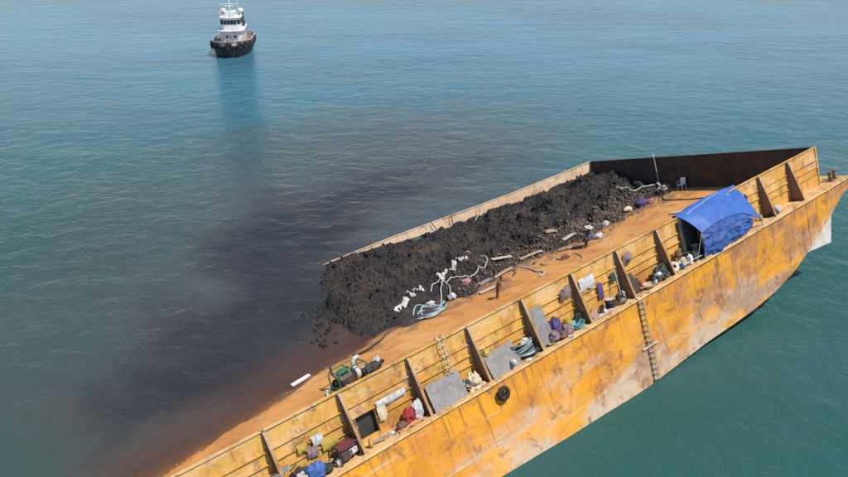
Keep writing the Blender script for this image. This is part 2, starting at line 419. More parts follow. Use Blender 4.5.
    gl = n.new('ShaderNodeBsdfGlossy'); gl.inputs['Roughness'].default_value = .04; gl.inputs['Color'].default_value = (.56, .58, .61, 1); t.l.new(nb, gl.inputs['Normal'])
    fr = n.new('ShaderNodeFresnel'); fr.inputs[0].default_value = 1.33; t.l.new(nb, fr.inputs['Normal'])
    m2 = n.new('ShaderNodeMixShader'); t.l.new(fr.outputs[0], m2.inputs[0]); t.l.new(m1.outputs[0], m2.inputs[1]); t.l.new(gl.outputs[0], m2.inputs[2])
    # small flecks of foam
    f1 = t.noise(t.map(P, (1.1, 2.6, 1), (0, 0, -15)), 1., 5, .7); f2 = t.noise(t.map(P, (.10, .14, 1), loc=(5, 2, 0)), 1., 3, .5)
    foam = t.math('MULTIPLY', t.rng(f1, .735, .76), t.rng(f2, .50, .60))
    foam = t.math('MAXIMUM', foam, t.math('MULTIPLY', t.math('MULTIPLY', t.rng(depth, .16, .03), t.rng(depth, -.12, .0)), t.math('MULTIPLY', t.rng(t.noise(P, 1.6, 6, .75), .58, .72, 0., .6), inside)))
    fd = n.new('ShaderNodeBsdfDiffuse'); fd.inputs[0].default_value = (.72, .74, .72, 1)
    m3 = n.new('ShaderNodeMixShader'); t.l.new(t.math('MULTIPLY', foam, .75), m3.inputs[0]); t.l.new(m2.outputs[0], m3.inputs[1]); t.l.new(fd.outputs[0], m3.inputs[2])
    t.l.new(m3.outputs[0], t.out.inputs[0])
    me.materials.append(t.m)
build_water()
sb_ = bpy.data.meshes.new('unseen_seabed'); sb_.from_pydata([(-4000, -4000, -22), (4000, -4000, -22), (4000, 4000, -22), (-4000, 4000, -22)], [], [(0, 1, 2, 3)])  # unseen bed added so reflections bent downward meet a dark surface
simple('sea_mud', (.05, .06, .05), (.03, .04, .035), .2, .9, .0)
sb_.materials.append(MAT['sea_mud'])
sbo = bpy.data.objects.new('unseen_seabed', sb_); COL.objects.link(sbo); sbo['kind'] = 'structure'

# ------------------------------------------------------------------ barge
HW, WY, PY, BEAM, P0, PS = 2.82, 1.11, 23.11, 24.22, -3.85, -3.694
XS = [P0 + PS * k for k in range(17)]
AFT = -63.2
barge = thing('coal_barge', 'rusty orange steel coal barge heeling over with its far side sunk under water', 'barge', M)

def keel(x):
    return interp(x, [-12.8, -9.3, -6.6, -3.8, -1.3, .9, 2.3], [-5.03, -4.78, -4.22, -3.25, -2.15, -1.0, -.62])
def hull_mesh():
    mb = MB(); st = []
    x = AFT
    while x < 2.3: st.append(x); x += .55
    st.append(2.3); nz = 11; nb = 8
    rows = []
    for x in st:
        zb = keel(x); fl = .9 * min(max((-17 - x) / 16, 0), 1.25); row = []
        for j in range(nz + 1):
            q = j / nz; dent = .035 * noise.noise(Vector((x * .5, q * 3, 3))) + .02 * noise.noise(Vector((x * 1.4, q * 6, 8)))
            if j in (0,): dent = 0
            row.append((x, -fl * q + dent, -.003 + (zb + .003) * q))
        for j in range(1, nb): row.append((x, -fl + (BEAM + fl) * j / nb, zb))
        for j in range(5): row.append((x, BEAM, zb + (-.003 - zb) * j / 4))
        rows.append(row)
    w = len(rows[0]); vs = [v for r in rows for v in r]
    fs = [(i * w + j, (i + 1) * w + j, (i + 1) * w + j + 1, i * w + j + 1) for i in range(len(rows) - 1) for j in range(w - 1)]
    fs += [tuple(range(w)), tuple(range((len(rows) - 1) * w, len(rows) * w))]
    return mb.add(vs, fs)
hull = obj('hull', hull_mesh(), 'hull_rust', barge, smooth=True)
def deck_sheet(name, x0, x1, y0, y1, mat, amp, z=0.):
    nx, ny = max(2, int(abs(x1 - x0) / .45)), max(2, int(abs(y1 - y0) / .45))
    def fn(u, v):
        x, y = x0 + (x1 - x0) * u, y0 + (y1 - y0) * v
        e = min(u, 1 - u, v, 1 - v) > .001
        return (x, y, z + (amp * (noise.noise(Vector((x * .33, y * .33, 2))) * (1 + 2.0 * sstep((y - 3) / 3) * sstep((-26 - x) / 6)) + .5 * noise.noise(Vector((x * 1.1, y * 1.1, 5)))) if e else 0))
    return obj(name, MB().sheet(fn, nx, ny), mat, barge, smooth=True)
deck_sheet('cargo_deck', AFT, .0, WY + .02, PY, 'deck_rust', .05)
deck_sheet('side_walkway', AFT, .0, 0, WY + .02, 'walk_rust', .012)
deck_sheet('side_walkway', AFT, .0, PY, BEAM, 'walk_rust', .012)
deck_sheet('bow_deck', 0, 2.3, 0, BEAM, 'walk_rust', .015)
rail = MB().tube([(AFT, -.03, -.07)] + [(x * 1., -.03 + .012 * math.sin(x * 1.7), -.07) for x in range(-62, 2)] + [(2.3, -.03, -.07)], .075, 8)
obj('rub_rail', rail, 'walk_rust', barge, smooth=True)
obj('rub_rail', MB().tube([(2.33, 0, -.07), (2.33, BEAM, -.07)], .075, 8), 'walk_rust', barge, smooth=True)
# deck-edge angle bar along the walkway
obj('kerb_bar', MB().bbox((AFT, .06, .0), (2.2, .10, .075)), 'walk_rust', barge)

# starboard side boards: strakes of plating between the stanchions, with horizontal stiffeners
xe = [0.0] + XS
NST = 4; SZ = [0, .92, 1.40, 1.95, HW]
def plate(x0, x1, z0, z1, y, mat='wall_paint', bulge=.02, seed=0, th=.05):
    nx = max(2, int(abs(x1 - x0) / .5))
    def fy(u, v):
        x = x0 + (x1 - x0) * u; z = z0 + (z1 - z0) * v
        return y + (bulge * math.sin(u * math.pi) * math.sin(v * math.pi) * noise.noise(Vector((seed * 1.7, x * .3, 2))) * 2 + .010 * noise.noise(Vector((x * 1.3, z * 1.3, seed))))
    mb = MB()
    fr = lambda u, v: (x0 + (x1 - x0) * u, fy(u, v), z0 + (z1 - z0) * v)
    bk = lambda u, v: (x0 + (x1 - x0) * u, fy(u, v) + th, z0 + (z1 - z0) * v)
    nv = 3; a = [fr(i / nx, j / nv) for i in range(nx + 1) for j in range(nv + 1)]; b = [bk(i / nx, j / nv) for i in range(nx + 1) for j in range(nv + 1)]
    w = nv + 1; N = len(a)
    fs = [(i * w + j, (i + 1) * w + j, (i + 1) * w + j + 1, i * w + j + 1) for i in range(nx) for j in range(nv)]
    fs += [tuple(N + k for k in f[::-1]) for f in fs]
    for i in range(nx):
        fs += [(i * w, i * w + N, (i + 1) * w + N, (i + 1) * w), (i * w + nv, (i + 1) * w + nv, (i + 1) * w + nv + N, i * w + nv + N)]
    for j in range(nv):
        fs += [(j, j + 1, j + 1 + N, j + N), (nx * w + j, nx * w + j + N, nx * w + j + 1 + N, nx * w + j + 1)]
    return mb.add(a + b, fs)
HX0, HX1, HZ0, HZ1 = -40.42, -39.42, .22, 1.40
for k in range(len(xe) - 1):
    a, b = xe[k + 1] + .008, xe[k] - .008
    for j in range(NST):
        z0, z1 = SZ[j] + .006, SZ[j + 1] - .006
        y = WY + rng.uniform(-.012, .012) + (.018 if j % 2 else 0)
        segs = [(a, b, z0, z1)]
        if a < HX0 < b and j < 2:
            segs = [(a, HX0, z0, z1), (HX1, b, z0, z1)] + ([(HX0 + .005, HX1 - .005, z0, HZ0)] if j == 0 else [])
        for s_ in segs: obj('side_plate', plate(*s_, y, seed=k * 5 + j), 'wall_paint', barge, smooth=True)
    for j in range(1, NST):
        z = SZ[j]
        if a < HX0 < b and j == 1:
            for q in ((a, HX0), (HX1, b)): obj('stiffener', MB().bbox((q[0], WY - .085, z - .03), (q[1], WY - .014, z + .03)), 'wall_paint', barge)
        else:
            obj('stiffener', MB().bbox((a, WY - .085, z - .03), (b, WY - .014, z + .03)), 'wall_paint', barge)
    obj('cap_rail', MB().bbox((a, WY - .06, HW), (b, WY + .12, HW + .055)), 'wall_paint', barge)
for nm, q in (('opening_frame', ((HX0 - .05, HZ0), (HX0, HZ1))), ('opening_frame', ((HX1, HZ0), (HX1 + .05, HZ1)))):
    obj(nm, MB().bbox((q[0][0], WY - .05, q[0][1]), (q[1][0], WY + .10, q[1][1])), 'stanchion_rust', barge)

def stanchion_mesh(sg):
    """tapered bracket: web plate, face flange on the raking edge, foot plate; sg +1 starboard"""
    mb = MB()
    mb.prism([(0, HW + .02), (-.13, HW + .02), (-.96, .03), (0, .03)], 0, -.02, .02)
    d = Vector((0, -.83, -2.81)).normalized(); n = Vector((0, -d.z, d.y)).normalized()
    m = Matrix((Vector((1, 0, 0)), n, d)).transposed()
    mb.bbox((-.16, -1.0, .0), (.16, .0 - .02, .028))
    mb.bbox((-.09, -.085, .03), (.09, -.02, HW + .03))
    return mb
def flange_mesh():
    d = Vector((0, -.83, -2.81)).normalized(); n = Vector((0, -d.z, d.y)).normalized()
    m = Matrix((Vector((1, 0, 0)), n, d)).transposed()
    return MB().box(Vector((0, -.13 - .415 - .02, .03 + (HW - .01) / 2)), (.14, .03, 2.93), m)
fm = flange_mesh().mesh('face_flange'); fm.materials.append(MAT['flange_rust'])
sm = stanchion_mesh(1).mesh('stanchion')
sm.materials.append(MAT['stanchion_rust'])
bm = bmesh.new(); bm.from_mesh(sm); bmesh.ops.recalc_face_normals(bm, faces=bm.faces); bm.to_mesh(sm); bm.free()
for k, x in enumerate(XS[:15]):
    so_ = obj('stanchion', None, None, barge, mesh=sm, local=Matrix.Translation((x, WY - .014, .006)) @ Matrix.Rotation(R(rng.uniform(-1.2, 1.2)), 4, 'Y'))
    obj('face_flange', None, None, so_, mesh=fm)
for k, x in enumerate(XS[:9]):
    obj('stanchion', None, None, barge, mesh=sm, local=Matrix.Translation((x, PY + .075, .006)) @ Matrix.Rotation(math.pi, 4, 'Z'))

# port side boards (inner face in view) and bow board
def port_top(x): return HW + .42 * min(max((-10 - x) / 14, 0), 1)
for k in range(len(xe) - 1):
    a, b = xe[k + 1] + .006, xe[k] - .006
    top = port_top((a + b) / 2)
    pm_b = plate(a, b, 0, top, PY + rng.uniform(-.02, .02), 'wall_tan', .07, k + 70)
    pm_b.v = [(q[0], q[1], q[2] * port_top(q[0]) / top) for q in pm_b.v]
    obj('side_plate', pm_b, 'wall_tan', barge, smooth=True)
    obj('cap_rail', MB().prism([(a, port_top(a) + .002), (b, port_top(b) + .002), (b, port_top(b) + .05), (a, port_top(a) + .05)], 1, PY - .05, PY + .14), 'wall_tan', barge)
nb_ = 6
for k in range(nb_):
    y0 = WY + .055 + (PY - WY - .06) * k / nb_ + .006; y1 = WY + .055 + (PY - WY - .06) * (k + 1) / nb_ - .006
    def fn(u, v, o=0): return (.0 + o + .02 * noise.noise(Vector((u * 2 + k, v * 2, 4))), y0 + (y1 - y0) * u, HW * v)
    mb = MB().sheet(lambda u, v: fn(u, v), 6, 5).sheet(lambda u, v: fn(u, v, .06), 6, 5)
    mb.bbox((.01, y0, HW - .03), (.055, y1, HW)).bbox((.01, y0, 0), (.055, y0 + .03, HW)).bbox((.01, y1 - .03, 0), (.055, y1, HW))
    obj('bow_plate', mb, 'wall_soot_shade', barge, smooth=True)
    obj('cap_rail', MB().bbox((-.04, y0, HW), (.12, y1, HW + .05)), 'wall_soot_shade', barge)
    obj('stanchion', None, None, barge, mesh=sm, local=Matrix.Translation((.12, (y0 + y1) / 2, .006)) @ Matrix.Rotation(R(90), 4, 'Z'))
obj('corner_post', MB().bbox((-.02, WY - .07, 0), (.14, WY + .05, HW + .09)), 'wall_paint', barge, bevel=.01)
obj('corner_post', MB().bbox((-.02, PY - .03, 0), (.14, PY + .12, HW + .09)), 'wall_tan', barge, bevel=.01)

# bitts on the bow deck, skeg under the rake
for (bx, by) in ((1.25, .75), (1.3, 12), (1.25, 23.2)):
    bt = obj('bitt', MB().bbox((bx - .55, by - .22, .0), (bx + .55, by + .22, .06)), 'stanchion_rust', barge, bevel=.01)
    for s_ in (-.3, .3):
        obj('post', MB().lathe([(.13, .06), (.13, .62), (.19, .63), (.19, .70), (.14, .72)], 14, (bx + s_, by, 0)), 'stanchion_rust', bt, smooth=True)
sk = MB().prism([(-.9, -1.85), (-1.45, -3.95), (-5.3, -3.52), (-5.6, -3.85), (-3.0, -2.6)][0:3] + [(-3.4, -2.95)], 1, .02, .34)
obj('skeg', sk, 'skeg_white', barge, bevel=.03)
sk2 = MB().prism([(-.9, -1.85), (-1.45, -3.95), (-5.3, -3.52), (-3.4, -2.95)], 1, BEAM - .34, BEAM - .02)
obj('skeg', sk2, 'skeg_white', barge, bevel=.03)
# weld knuckle where the bow rake starts, and doubler strips on the side shell
for x_ in (-4.1,):
    obj('weld_seam', MB().tube([(x_, -.012, -.15), (x_ + .02, -.014, -1.5), (x_ - .05, -.014, keel(x_) + .05)], .028, 6), 'hull_rust', barge)

# ------------------------------------------------------------------ coal heap
TX = [-36, -34, -32.4, -30, -27.4, -25, -21, -19, -15.7, -12.9, -10, -5.8, -2.1, 0]
TY = [14.2, 13.3, 12.7, 12.4, 12.6, 12.1, 13.4, 13.5, 12.7, 12.2, 12.4, 13, 13.8, 15]
def coal_z(x, y, fine=True):
    ty = interp(x, TX, TY) + .7 * noise.noise(Vector((x * .5, 3, 1))) + .35 * noise.noise(Vector((x * 1.7, 5, 1)))
    u = min(max((y - ty) / (23 - ty), -.15), 1)
    cr = interp(x, [-34, -30, -26, -20, -10, 0], [3.55, 3.45, 3.0, 2.3, 2.05, 1.75])
    z = cr * sstep(u) ** interp(x, [-33, -25], [.36, .6]) if u > 0 else u * 1.5
    e = (x - (-36.5 + (y - 14) * .46 + 1.5 * noise.noise(Vector((y * .6, 1, 9))) + .5 * noise.noise(Vector((y * 1.9, 4, 9))))) / 2.9
    z = z * sstep(e) + (-1.2) * (1 - sstep(e))
    if u > 0 and fine:
        k = min(u * 5, 1)
        p = Vector((x, y, 0))
        w = p + Vector((noise.noise(p * .7), noise.noise(p * .7 + Vector((5, 0, 0))), 0)) * .6
        rd = 1 - abs(noise.noise(w * .62 + Vector((0, 0, 3)))) * 2.2
        z += k * (.55 * noise.noise(p * .33 + Vector((0, 0, 3))) + .50 * rd * max(rd, 0) - .2 + .44 * noise.noise(w * 1.15) + .20 * abs(noise.noise(w * 2.6)) + .14 * noise.noise(p * 4.6) + .07 * noise.noise(p * 9))
    return min(z, port_top(x) - interp(x, [-30, -24, -12, 0], [.12, .62, 1.0, 1.15]) + (23.1 - y) * .45)
def surf(x, y): return max(coal_z(x, y), 0.0)
def build_coal():
    st = .085; x0, x1, y0, y1 = -37, -.03, 11.4, 23.07
    nx, ny = int((x1 - x0) / st), int((y1 - y0) / st)
    mb = MB(); mb.sheet(lambda u, v: (x0 + (x1 - x0) * u, y0 + (y1 - y0) * v, coal_z(x0 + (x1 - x0) * u, y0 + (y1 - y0) * v) - .02), nx, ny)
    me = mb.mesh('coal_heap'); me.materials.append(MAT['coal'])
    # lumps lying over the heap
    r = random.Random(3)
    ph = (1 + 5 ** .5) / 2
    ico = [Vector(v).normalized() for v in [(-1, ph, 0), (1, ph, 0), (-1, -ph, 0), (1, -ph, 0), (0, -1, ph), (0, 1, ph), (0, -1, -ph), (0, 1, -ph), (ph, 0, -1), (ph, 0, 1), (-ph, 0, -1), (-ph, 0, 1)]]
    icf = [(0, 11, 5), (0, 5, 1), (0, 1, 7), (0, 7, 10), (0, 10, 11), (1, 5, 9), (5, 11, 4), (11, 10, 2), (10, 7, 6), (7, 1, 8), (3, 9, 4), (3, 4, 2), (3, 2, 6), (3, 6, 8), (3, 8, 9), (4, 9, 5), (2, 4, 11), (6, 2, 10), (8, 6, 7), (9, 8, 1)]
    def rock(mb, c, s):
        q = Euler((r.uniform(0, 6), r.uniform(0, 6), r.uniform(0, 6))).to_matrix(); sc = Vector((r.uniform(.7, 1.3), r.uniform(.6, 1.1), r.uniform(.5, .9)))
        mb.add([Vector(c) + q @ Vector([v[i] * sc[i] * s * r.uniform(.75, 1.2) for i in range(3)]) for v in ico], icf)
    L = MB(); n = 0
    while n < 5200:
        x, y = r.uniform(-36, -.3), r.uniform(12, 22.9)
        z = coal_z(x, y)
        if z < .05: continue
        s = .02 + .07 * r.random() ** 2 + (.05 + .16 * r.random() ** 2 if r.random() < .07 else 0)
        rock(L, (x, y, z + s * .2), s); n += 1
    for _ in range(80):      # spilled lumps at the sunken aft end, awash
        y = r.uniform(13.2, 18); x = -35.7 + (y - 14) * .46 + r.gauss(0, .42)
        zw = (-BT[2] - .0849 * x + .3106 * y) / .9467
        rock(L, (x, y, zw - .03 + r.uniform(-.1, .1)), r.uniform(.06, .2) + (.14 if r.random() < .2 else 0))
    root = bpy.data.objects.new('coal_heap', me); COL.objects.link(root); root.matrix_world = M
    tag(root, 'heap of wet black coal lying along the far side of the barge', 'coal', kind='stuff')
    lm = obj('coal_lumps', L, 'coal', root, kind='stuff')
    G = MB()
    for _ in range(4200):    # brown rubble and muck along the foot of the heap
        x = r.uniform(-26, -1.2) if r.random() < .4 else r.triangular(-24, -2, -9); ty = interp(x, TX, TY); y = ty + r.gauss(.9, .8) + (.5 if x > -16 else 0)
        s = .035 + .13 * r.random() ** 3
        rock(G, (x, y, surf(x, y) + s * .2), s)
    ro = obj('rubble', G, 'rubble', local=M, kind='stuff')
    tag(ro, 'brown rubble and muck scattered along the foot of the coal heap', 'rubble', kind='stuff')
build_coal()

# ------------------------------------------------------------------ hoses, ropes and rags on the deck
def hose(name, label, cat, pts, r, mat, lift=0., per=8, n=7, group=None, fixz=None):
    P = spline([(p[0], p[1], 0) for p in pts], per)
    o = Vector((pts[0][0], pts[0][1], 0)); out = []
    for i, p in enumerate(P):
        z = surf(p.x, p.y) if fixz is None else fixz
        out.append(Vector((p.x, p.y, z + r * 1.05 + lift)) - o)
    for _ in range(2):
        out = [out[0]] + [Vector((b.x, b.y, max(b.z, (a.z + c.z) / 2))) for a, b, c in zip(out, out[1:], out[2:])] + [out[-1]]
    ob = obj(name, MB().tube(out, r, n), mat, local=on(o.x, o.y), smooth=True)
    return tag(ob, label, cat, group)
hose('discharge_hose', 'long white hose looping over the coal heap and down to the deck', 'hose',
     [(-21.62, 16.37), (-20.78, 16.6), (-20.44, 16.14), (-20.77, 15.27), (-21.45, 14.64), (-22.2, 14.4), (-23.17, 14.3), (-23.91, 14.24), (-24.66, 14.36), (-25.58, 14.29), (-26.37, 13.69), (-27.1, 12.94), (-27.92, 12.11), (-28.57, 12.54), (-29.38, 12.5), (-29.43, 11.77), (-28.96, 11.33), (-28.37, 11.49), (-27.9, 12.0)], .048, 'white_hose', .07)
hose('suction_hose', 'short white hose bent in an arch beside the long looped hose', 'hose',
     [(-26.95, 14.2), (-26.46, 14.48), (-25.78, 14.47), (-25.53, 13.95), (-25.94, 13.29), (-26.37, 12.8)], .045, 'white_hose', .07)
hose('blue_hose', 'pale blue hose coiled at the aft foot of the coal heap', 'hose',
     [(-26.9, 12.9), (-27.6, 12.5), (-28.6, 12.9), (-29.2, 12.3), (-28.7, 11.8), (-27.8, 11.9), (-27.5, 12.6), (-28.4, 13.0), (-29.4, 12.9), (-29.8, 12.2), (-29.1, 11.6), (-28.0, 11.6), (-27.2, 12.2)], .045, 'pale_blue_hose', .06)
hose('bent_hose', 'white hose lying in an S bend on the open deck', 'hose',
     [(-19.97, 12.56), (-20.08, 11.46), (-20.36, 10.46), (-20.25, 9.97), (-20.62, 9.43), (-21.09, 9.36)], .06, 'white_hose')
hose('brown_hose', 'brown and cream hose curling over the deck near the man in the white hat', 'hose',
     [(-19.03, 11.4), (-19.15, 10.84), (-18.55, 10.76), (-17.89, 10.98), (-17.92, 10.19), (-16.91, 10.48), (-16.66, 10.05), (-17.04, 9.21), (-17.61, 8.6), (-17.94, 8.53)], .055, 'rope_tan')
hose('black_hose', 'thin black hose trailing across the deck below the bow board', 'hose',
     [(-1.6, 13.6), (-2.9, 12.9), (-3.7, 12.04), (-3.71, 11.03), (-3.63, 9.95), (-3.3, 8.9), (-2.6, 7.4)], .05, 'black_hose')
hose('tan_hose', 'cream hose looped beside the pump near the bow board', 'hose',
     [(-1.2, 14.5), (-1.9, 14.0), (-2.5, 13.3), (-2.2, 12.7), (-1.5, 12.9), (-1.2, 13.6)], .05, 'rope_tan')
hose('wall_rope', 'white rope trailing from the far side board over the coal', 'rope',
     [(-20.4, 22.8), (-19.2, 22.4), (-18.2, 22.6), (-17.2, 22.1), (-16.2, 21.9), (-15.2, 22.4), (-14.6, 22.7)], .04, 'white_hose')
hose('drain_hose', 'dark hose running along the foot of the heap toward the water', 'hose',
     [(-29.5, 12.0), (-30.6, 12.1), (-31.8, 12.3), (-33, 11.6), (-34.4, 11.2), (-35.2, 11.4)], .07, 'black_hose')

def rag(name, label, cat, x, y, sx, sy, mat, seed, yaw=0, h=.12, base=None, group=None):
    def fn(u, v):
        a, b = (u - .5) * sx, (v - .5) * sy
        ca, sa = math.cos(R(yaw)), math.sin(R(yaw))
        X, Y = x + a * ca - b * sa, y + a * sa + b * ca
        e = 1 + .35 * noise.noise(Vector((u * 3, v * 3, seed)))
        z = (surf(X, Y) if base is None else base) + .03 + h * abs(noise.noise(Vector((u * 4.2, v * 3.1, seed * 2.3)))) * 2
        return ((X - x) * e, (Y - y) * e, z)
    o = obj(name, MB().sheet(fn, 12, 8), mat, local=on(x, y), smooth=True)
    return tag(o, label, cat, group)
RG = 'torn white plastic scraps on the coal'
rag('plastic_scrap', 'uppermost torn white plastic scrap on the coal, beside the hose loop', 'plastic scrap', -22.4, 16.05, .8, .25, 'white_cloth', 1, -20, .2, group=RG)
rag('plastic_scrap', 'second torn white plastic scrap down the coal from the hose loop', 'plastic scrap', -23.8, 15.45, .8, .25, 'white_cloth', 2, 20, .22, group=RG)
rag('plastic_scrap', 'largest torn white plastic scrap halfway down the line of scraps', 'plastic scrap', -25.15, 14.95, .95, .3, 'white_cloth', 3, 10, .22, group=RG)
rag('plastic_scrap', 'small torn white plastic scrap left of the hose arch', 'plastic scrap', -27.6, 14.6, .8, .4, 'white_cloth', 4, -10, .2, group=RG)
rag('plastic_scrap', 'small white scrap low on the coal near its aft foot', 'plastic scrap', -28.5, 14.2, .6, .3, 'white_cloth', 5, 30, .2, group=RG)
rag('plastic_scrap', 'long pale plastic strip at the aft foot of the coal', 'plastic scrap', -29.8, 13.5, 1.3, .3, 'white_cloth', 6, 15, .15, group=RG)
lump_thing('white_bag', 'small white bag lying inside the pale blue hose coil', 'bag', (-27.9, 13.0, surf(-27.9, 13.0)), (.6, .5, .4), 'white_cloth', 11)
lump_thing('white_bag', 'small white bag at the end of the hose arch', 'bag', (-26.3, 12.75, surf(-26.3, 12.75)), (.6, .45, .42), 'white_cloth', 12)
lump_thing('pink_bag', 'pink bag on the rubble beside the hose', 'bag', (-24.4, 13.4, surf(-24.4, 13.4)), (.75, .5, .4), 'pink_cloth', 13)
def mud():
    pts = [(-30.6, 12.9), (-29.57, 13.45), (-28.57, 13.53), (-27.3, 13.2), (-27.0, 12.4), (-28.24, 11.9), (-29.53, 11.8), (-31.2, 11.9)]
    c = Vector((-28.9, 12.6, 0)); P = spline([(a, b, 0) for a, b in pts], 5, True)
    n = len(P); vs = []; 
    for q, hh in ((0, .16), (.5, .14), (.85, .09), (1, .0)):
        for p in P:
            w = c + (p - c) * q * (1 + .06 * noise.noise(p * 2)); vs.append((w.x - c.x, w.y - c.y, max(coal_z(w.x, w.y, False) * .6, 0) + hh + .02))
    fs = [(k * n + i, k * n + (i + 1) % n, (k + 1) * n + (i + 1) % n, (k + 1) * n + i) for k in range(3) for i in range(n)]
    o = obj('coal_slurry', MB().add(vs, fs), 'wet_mud', local=on(c.x, c.y), smooth=True)
    tag(o, 'smooth dark patch of wet coal slurry around the blue hose', 'slurry', kind='stuff')
mud()

def board(name, label, a, b, wd, th, mat, z=None, cat='plank', roll=0):
    a = Vector((*a, surf(*a) + th / 2 + .06 if z is None else z)); b = Vector((*b, surf(*b) + th / 2 + .06 if z is None else z))
    d = b - a; L = d.length; d.normalize(); s = Vector((0, 0, 1)).cross(d).normalized(); u = d.cross(s)
    m = Matrix((d, s, u)).transposed() @ Matrix.Rotation(R(roll), 3, 'X')
    mb = MB(); k = 5
    for i in range(k):       # slightly warped board
        pass
    mb.sheet(lambda p, q: m @ Vector(((p - .5) * L, (q - .5) * wd, th / 2 + .03 * math.sin(p * 3) * wd)), 6, 1)
    mb.sheet(lambda p, q: m @ Vector(((p - .5) * L, (q - .5) * wd, -th / 2 + .03 * math.sin(p * 3) * wd)), 6, 1)
    for q in (-.5, .5): mb.sheet(lambda p, w: m @ Vector(((p - .5) * L, q * wd, (w - .5) * th + .03 * math.sin(p * 3) * wd)), 6, 1)
    for p in (0, 1): mb.sheet(lambda q, w: m @ Vector(((p - .5) * L, (q - .5) * wd, (w - .5) * th + .03 * math.sin(p * 3) * wd)), 1, 1)
    c = (a + b) / 2
    return tag(obj(name, mb, mat, local=on(*c)), label, cat)
board('plank', 'pale plank lying on the coal left of the pipe', (-20.7, 14.8), (-19.2, 14.3), .42, .08, 'pale_plank')
board('plank', 'pale board on the coal just left of the man in the white hat', (-14.9, 13.1), (-13.6, 13.0), .4, .08, 'pale_plank')
board('plank', 'short wide slab of wood high on the rubble', (-15.3, 14.5), (-14.4, 14.2), .7, .10, 'plank')
board('plank', 'brown plank between the rubble and the white-hatted man', (-16.4, 12.2), (-15.0, 10.9), .3, .08, 'plank')
board('plank', 'thin plank lying next to the man in rust-coloured clothes', (-24.9, 11.4), (-23.4, 11.2), .28, .06, 'pale_plank')
board('plank', 'dark timber beam on the rubble behind the man in rust-coloured clothes', (-23.9, 12.7), (-22.6, 12.9), .3, .14, 'grey_plank')
board('plank', 'cream plank on the deck just inside the near side board by the blue tarp', (-7.4, 8.9), (-6.9, 8.1), .35, .06, 'pale_plank')
hose('steel_pipe', 'pale brown pipe laid on the rubble along the foot of the heap', 'pipe', [(-19.1, 13.5), (-18.1, 13.5), (-17.1, 13.2)], .09, 'plank', .1)
hose('rusty_pipe', 'longer brown pipe on the foot of the heap near the man in rust-coloured clothes', 'pipe', [(-22.5, 12.6), (-21.5, 12.8), (-20.5, 12.9)], .09, 'rope_tan', .08)
hose('white_pipe', 'thin white pipe lying on the coal next to the bow board', 'pipe', [(-4.2, 16.6), (-3.4, 16.24), (-2.1, 15.7), (-.9, 15.15)], .06, 'white_hose', .08)
lump_thing('dark_sack', 'dark red lump of sacking inside the brown hose curl', 'sack', (-17.6, 10.3, 0), (.7, .45, .3), 'brown_cloth', 21)
lump_thing('purple_bag', 'purple bag on the deck at the foot of the heap near the bow', 'bag', (-5.4, 13.1, surf(-5.4, 13.1)), (1.0, .75, .75), 'purple_cloth', 22)
lump_thing('white_bag', 'white sack beside the purple bag on the rubble', 'bag', (-6.9, 13.3, surf(-6.9, 13.3)), (.7, .5, .4), 'cream_cloth', 23)
lump_thing('pink_bag', 'pale pink bag just right of the purple bag', 'bag', (-4.5, 12.9, surf(-4.5, 12.9)), (.6, .5, .4), 'pink_cloth', 24)
lump_thing('white_bag', 'small white bag on the rubble halfway between purple bag and white-hatted man', 'bag', (-10.4, 12.7, surf(-10.4, 12.7)), (.6, .45, .4), 'white_cloth', 25)

# ------------------------------------------------------------------ machines on the deck
def wheel(name, par, c, r, w, ax=1):
    tr = obj(name, MB().torus(c, r * .74, r * .26, 16, 8, Matrix.Rotation(R(90), 3, 'X')), 'black_rubber', par, smooth=True)
    obj('rim', MB().lathe([(r * .5, -w * .3), (r * .5, w * .3), (r * .2, w * .4)], 12, c, 1), 'galv', tr, smooth=True)
def engine_pump(x, y, yaw, label, frame_mat, tank_mat, s=1., z=0.):
    p = thing('pump', label, 'pump', on(x, y, z, yaw) @ Matrix.Scale(s, 4))
    fr = MB()
    for yy in (-.38, .38):
        fr.tube(spline([(-.75, yy, .12), (-.78, yy, .5), (-.7, yy, .82), (0, yy, .88), (.7, yy, .82), (.78, yy, .5), (.75, yy, .12)], 4), .03, 6)
        fr.tube([(-.75, yy, .12), (.75, yy, .12)], .03, 6)
    for xx in (-.7, 0, .7): fr.tube([(xx, -.38, .84), (xx, .38, .84)], .028, 6).tube([(xx, -.38, .12), (xx, .38, .12)], .03, 6)
    obj('frame', fr, frame_mat, p, smooth=True)
    eb = obj('engine_block', MB().bbox((-.55, -.26, .14), (.1, .26, .56)), 'dark_steel', p, bevel=.03)
    fins = MB()
    for i in range(6): fins.bbox((-.58 + .1 * i, -.3, .5), (-.55 + .1 * i, .3, .66))
    obj('cooling_fins', fins, 'galv', eb)
    obj('fuel_tank', MB().blob((-.25, 0, .74), (.62, .5, .26), 5, .05, 1, 12, 8), tank_mat, p, smooth=True)
    vo = obj('pump_volute', MB().lathe([(.12, .12), (.30, .16), (.32, .30), (.26, .40), (.12, .42)], 16, (.1, 0, .38), 0), 'galv', p, smooth=True)
    obj('outlet', MB().tube(spline([(.35, 0, .6), (.37, 0, .85), (.5, 0, 1.0), (.72, 0, 1.0)], 4), .10, 10), 'galv', vo, smooth=True)
    obj('inlet', MB().tube([(.5, 0, .38), (.85, 0, .36)], .11, 10), 'galv', vo, smooth=True)
    obj('exhaust', MB().tube([(-.5, .2, .5), (-.62, .3, .7), (-.62, .3, 1.1)], .05, 8), 'dark_steel', p, smooth=True)
    for yy in (-.45, .45): wheel('wheel', p, (-.5, yy, .2), .2, .12)
    return p
engine_pump(-37.3, 7.75, 8, 'green framed pump set standing at the water line on the deck', 'green_paint', 'green_paint', 1.25, .02)
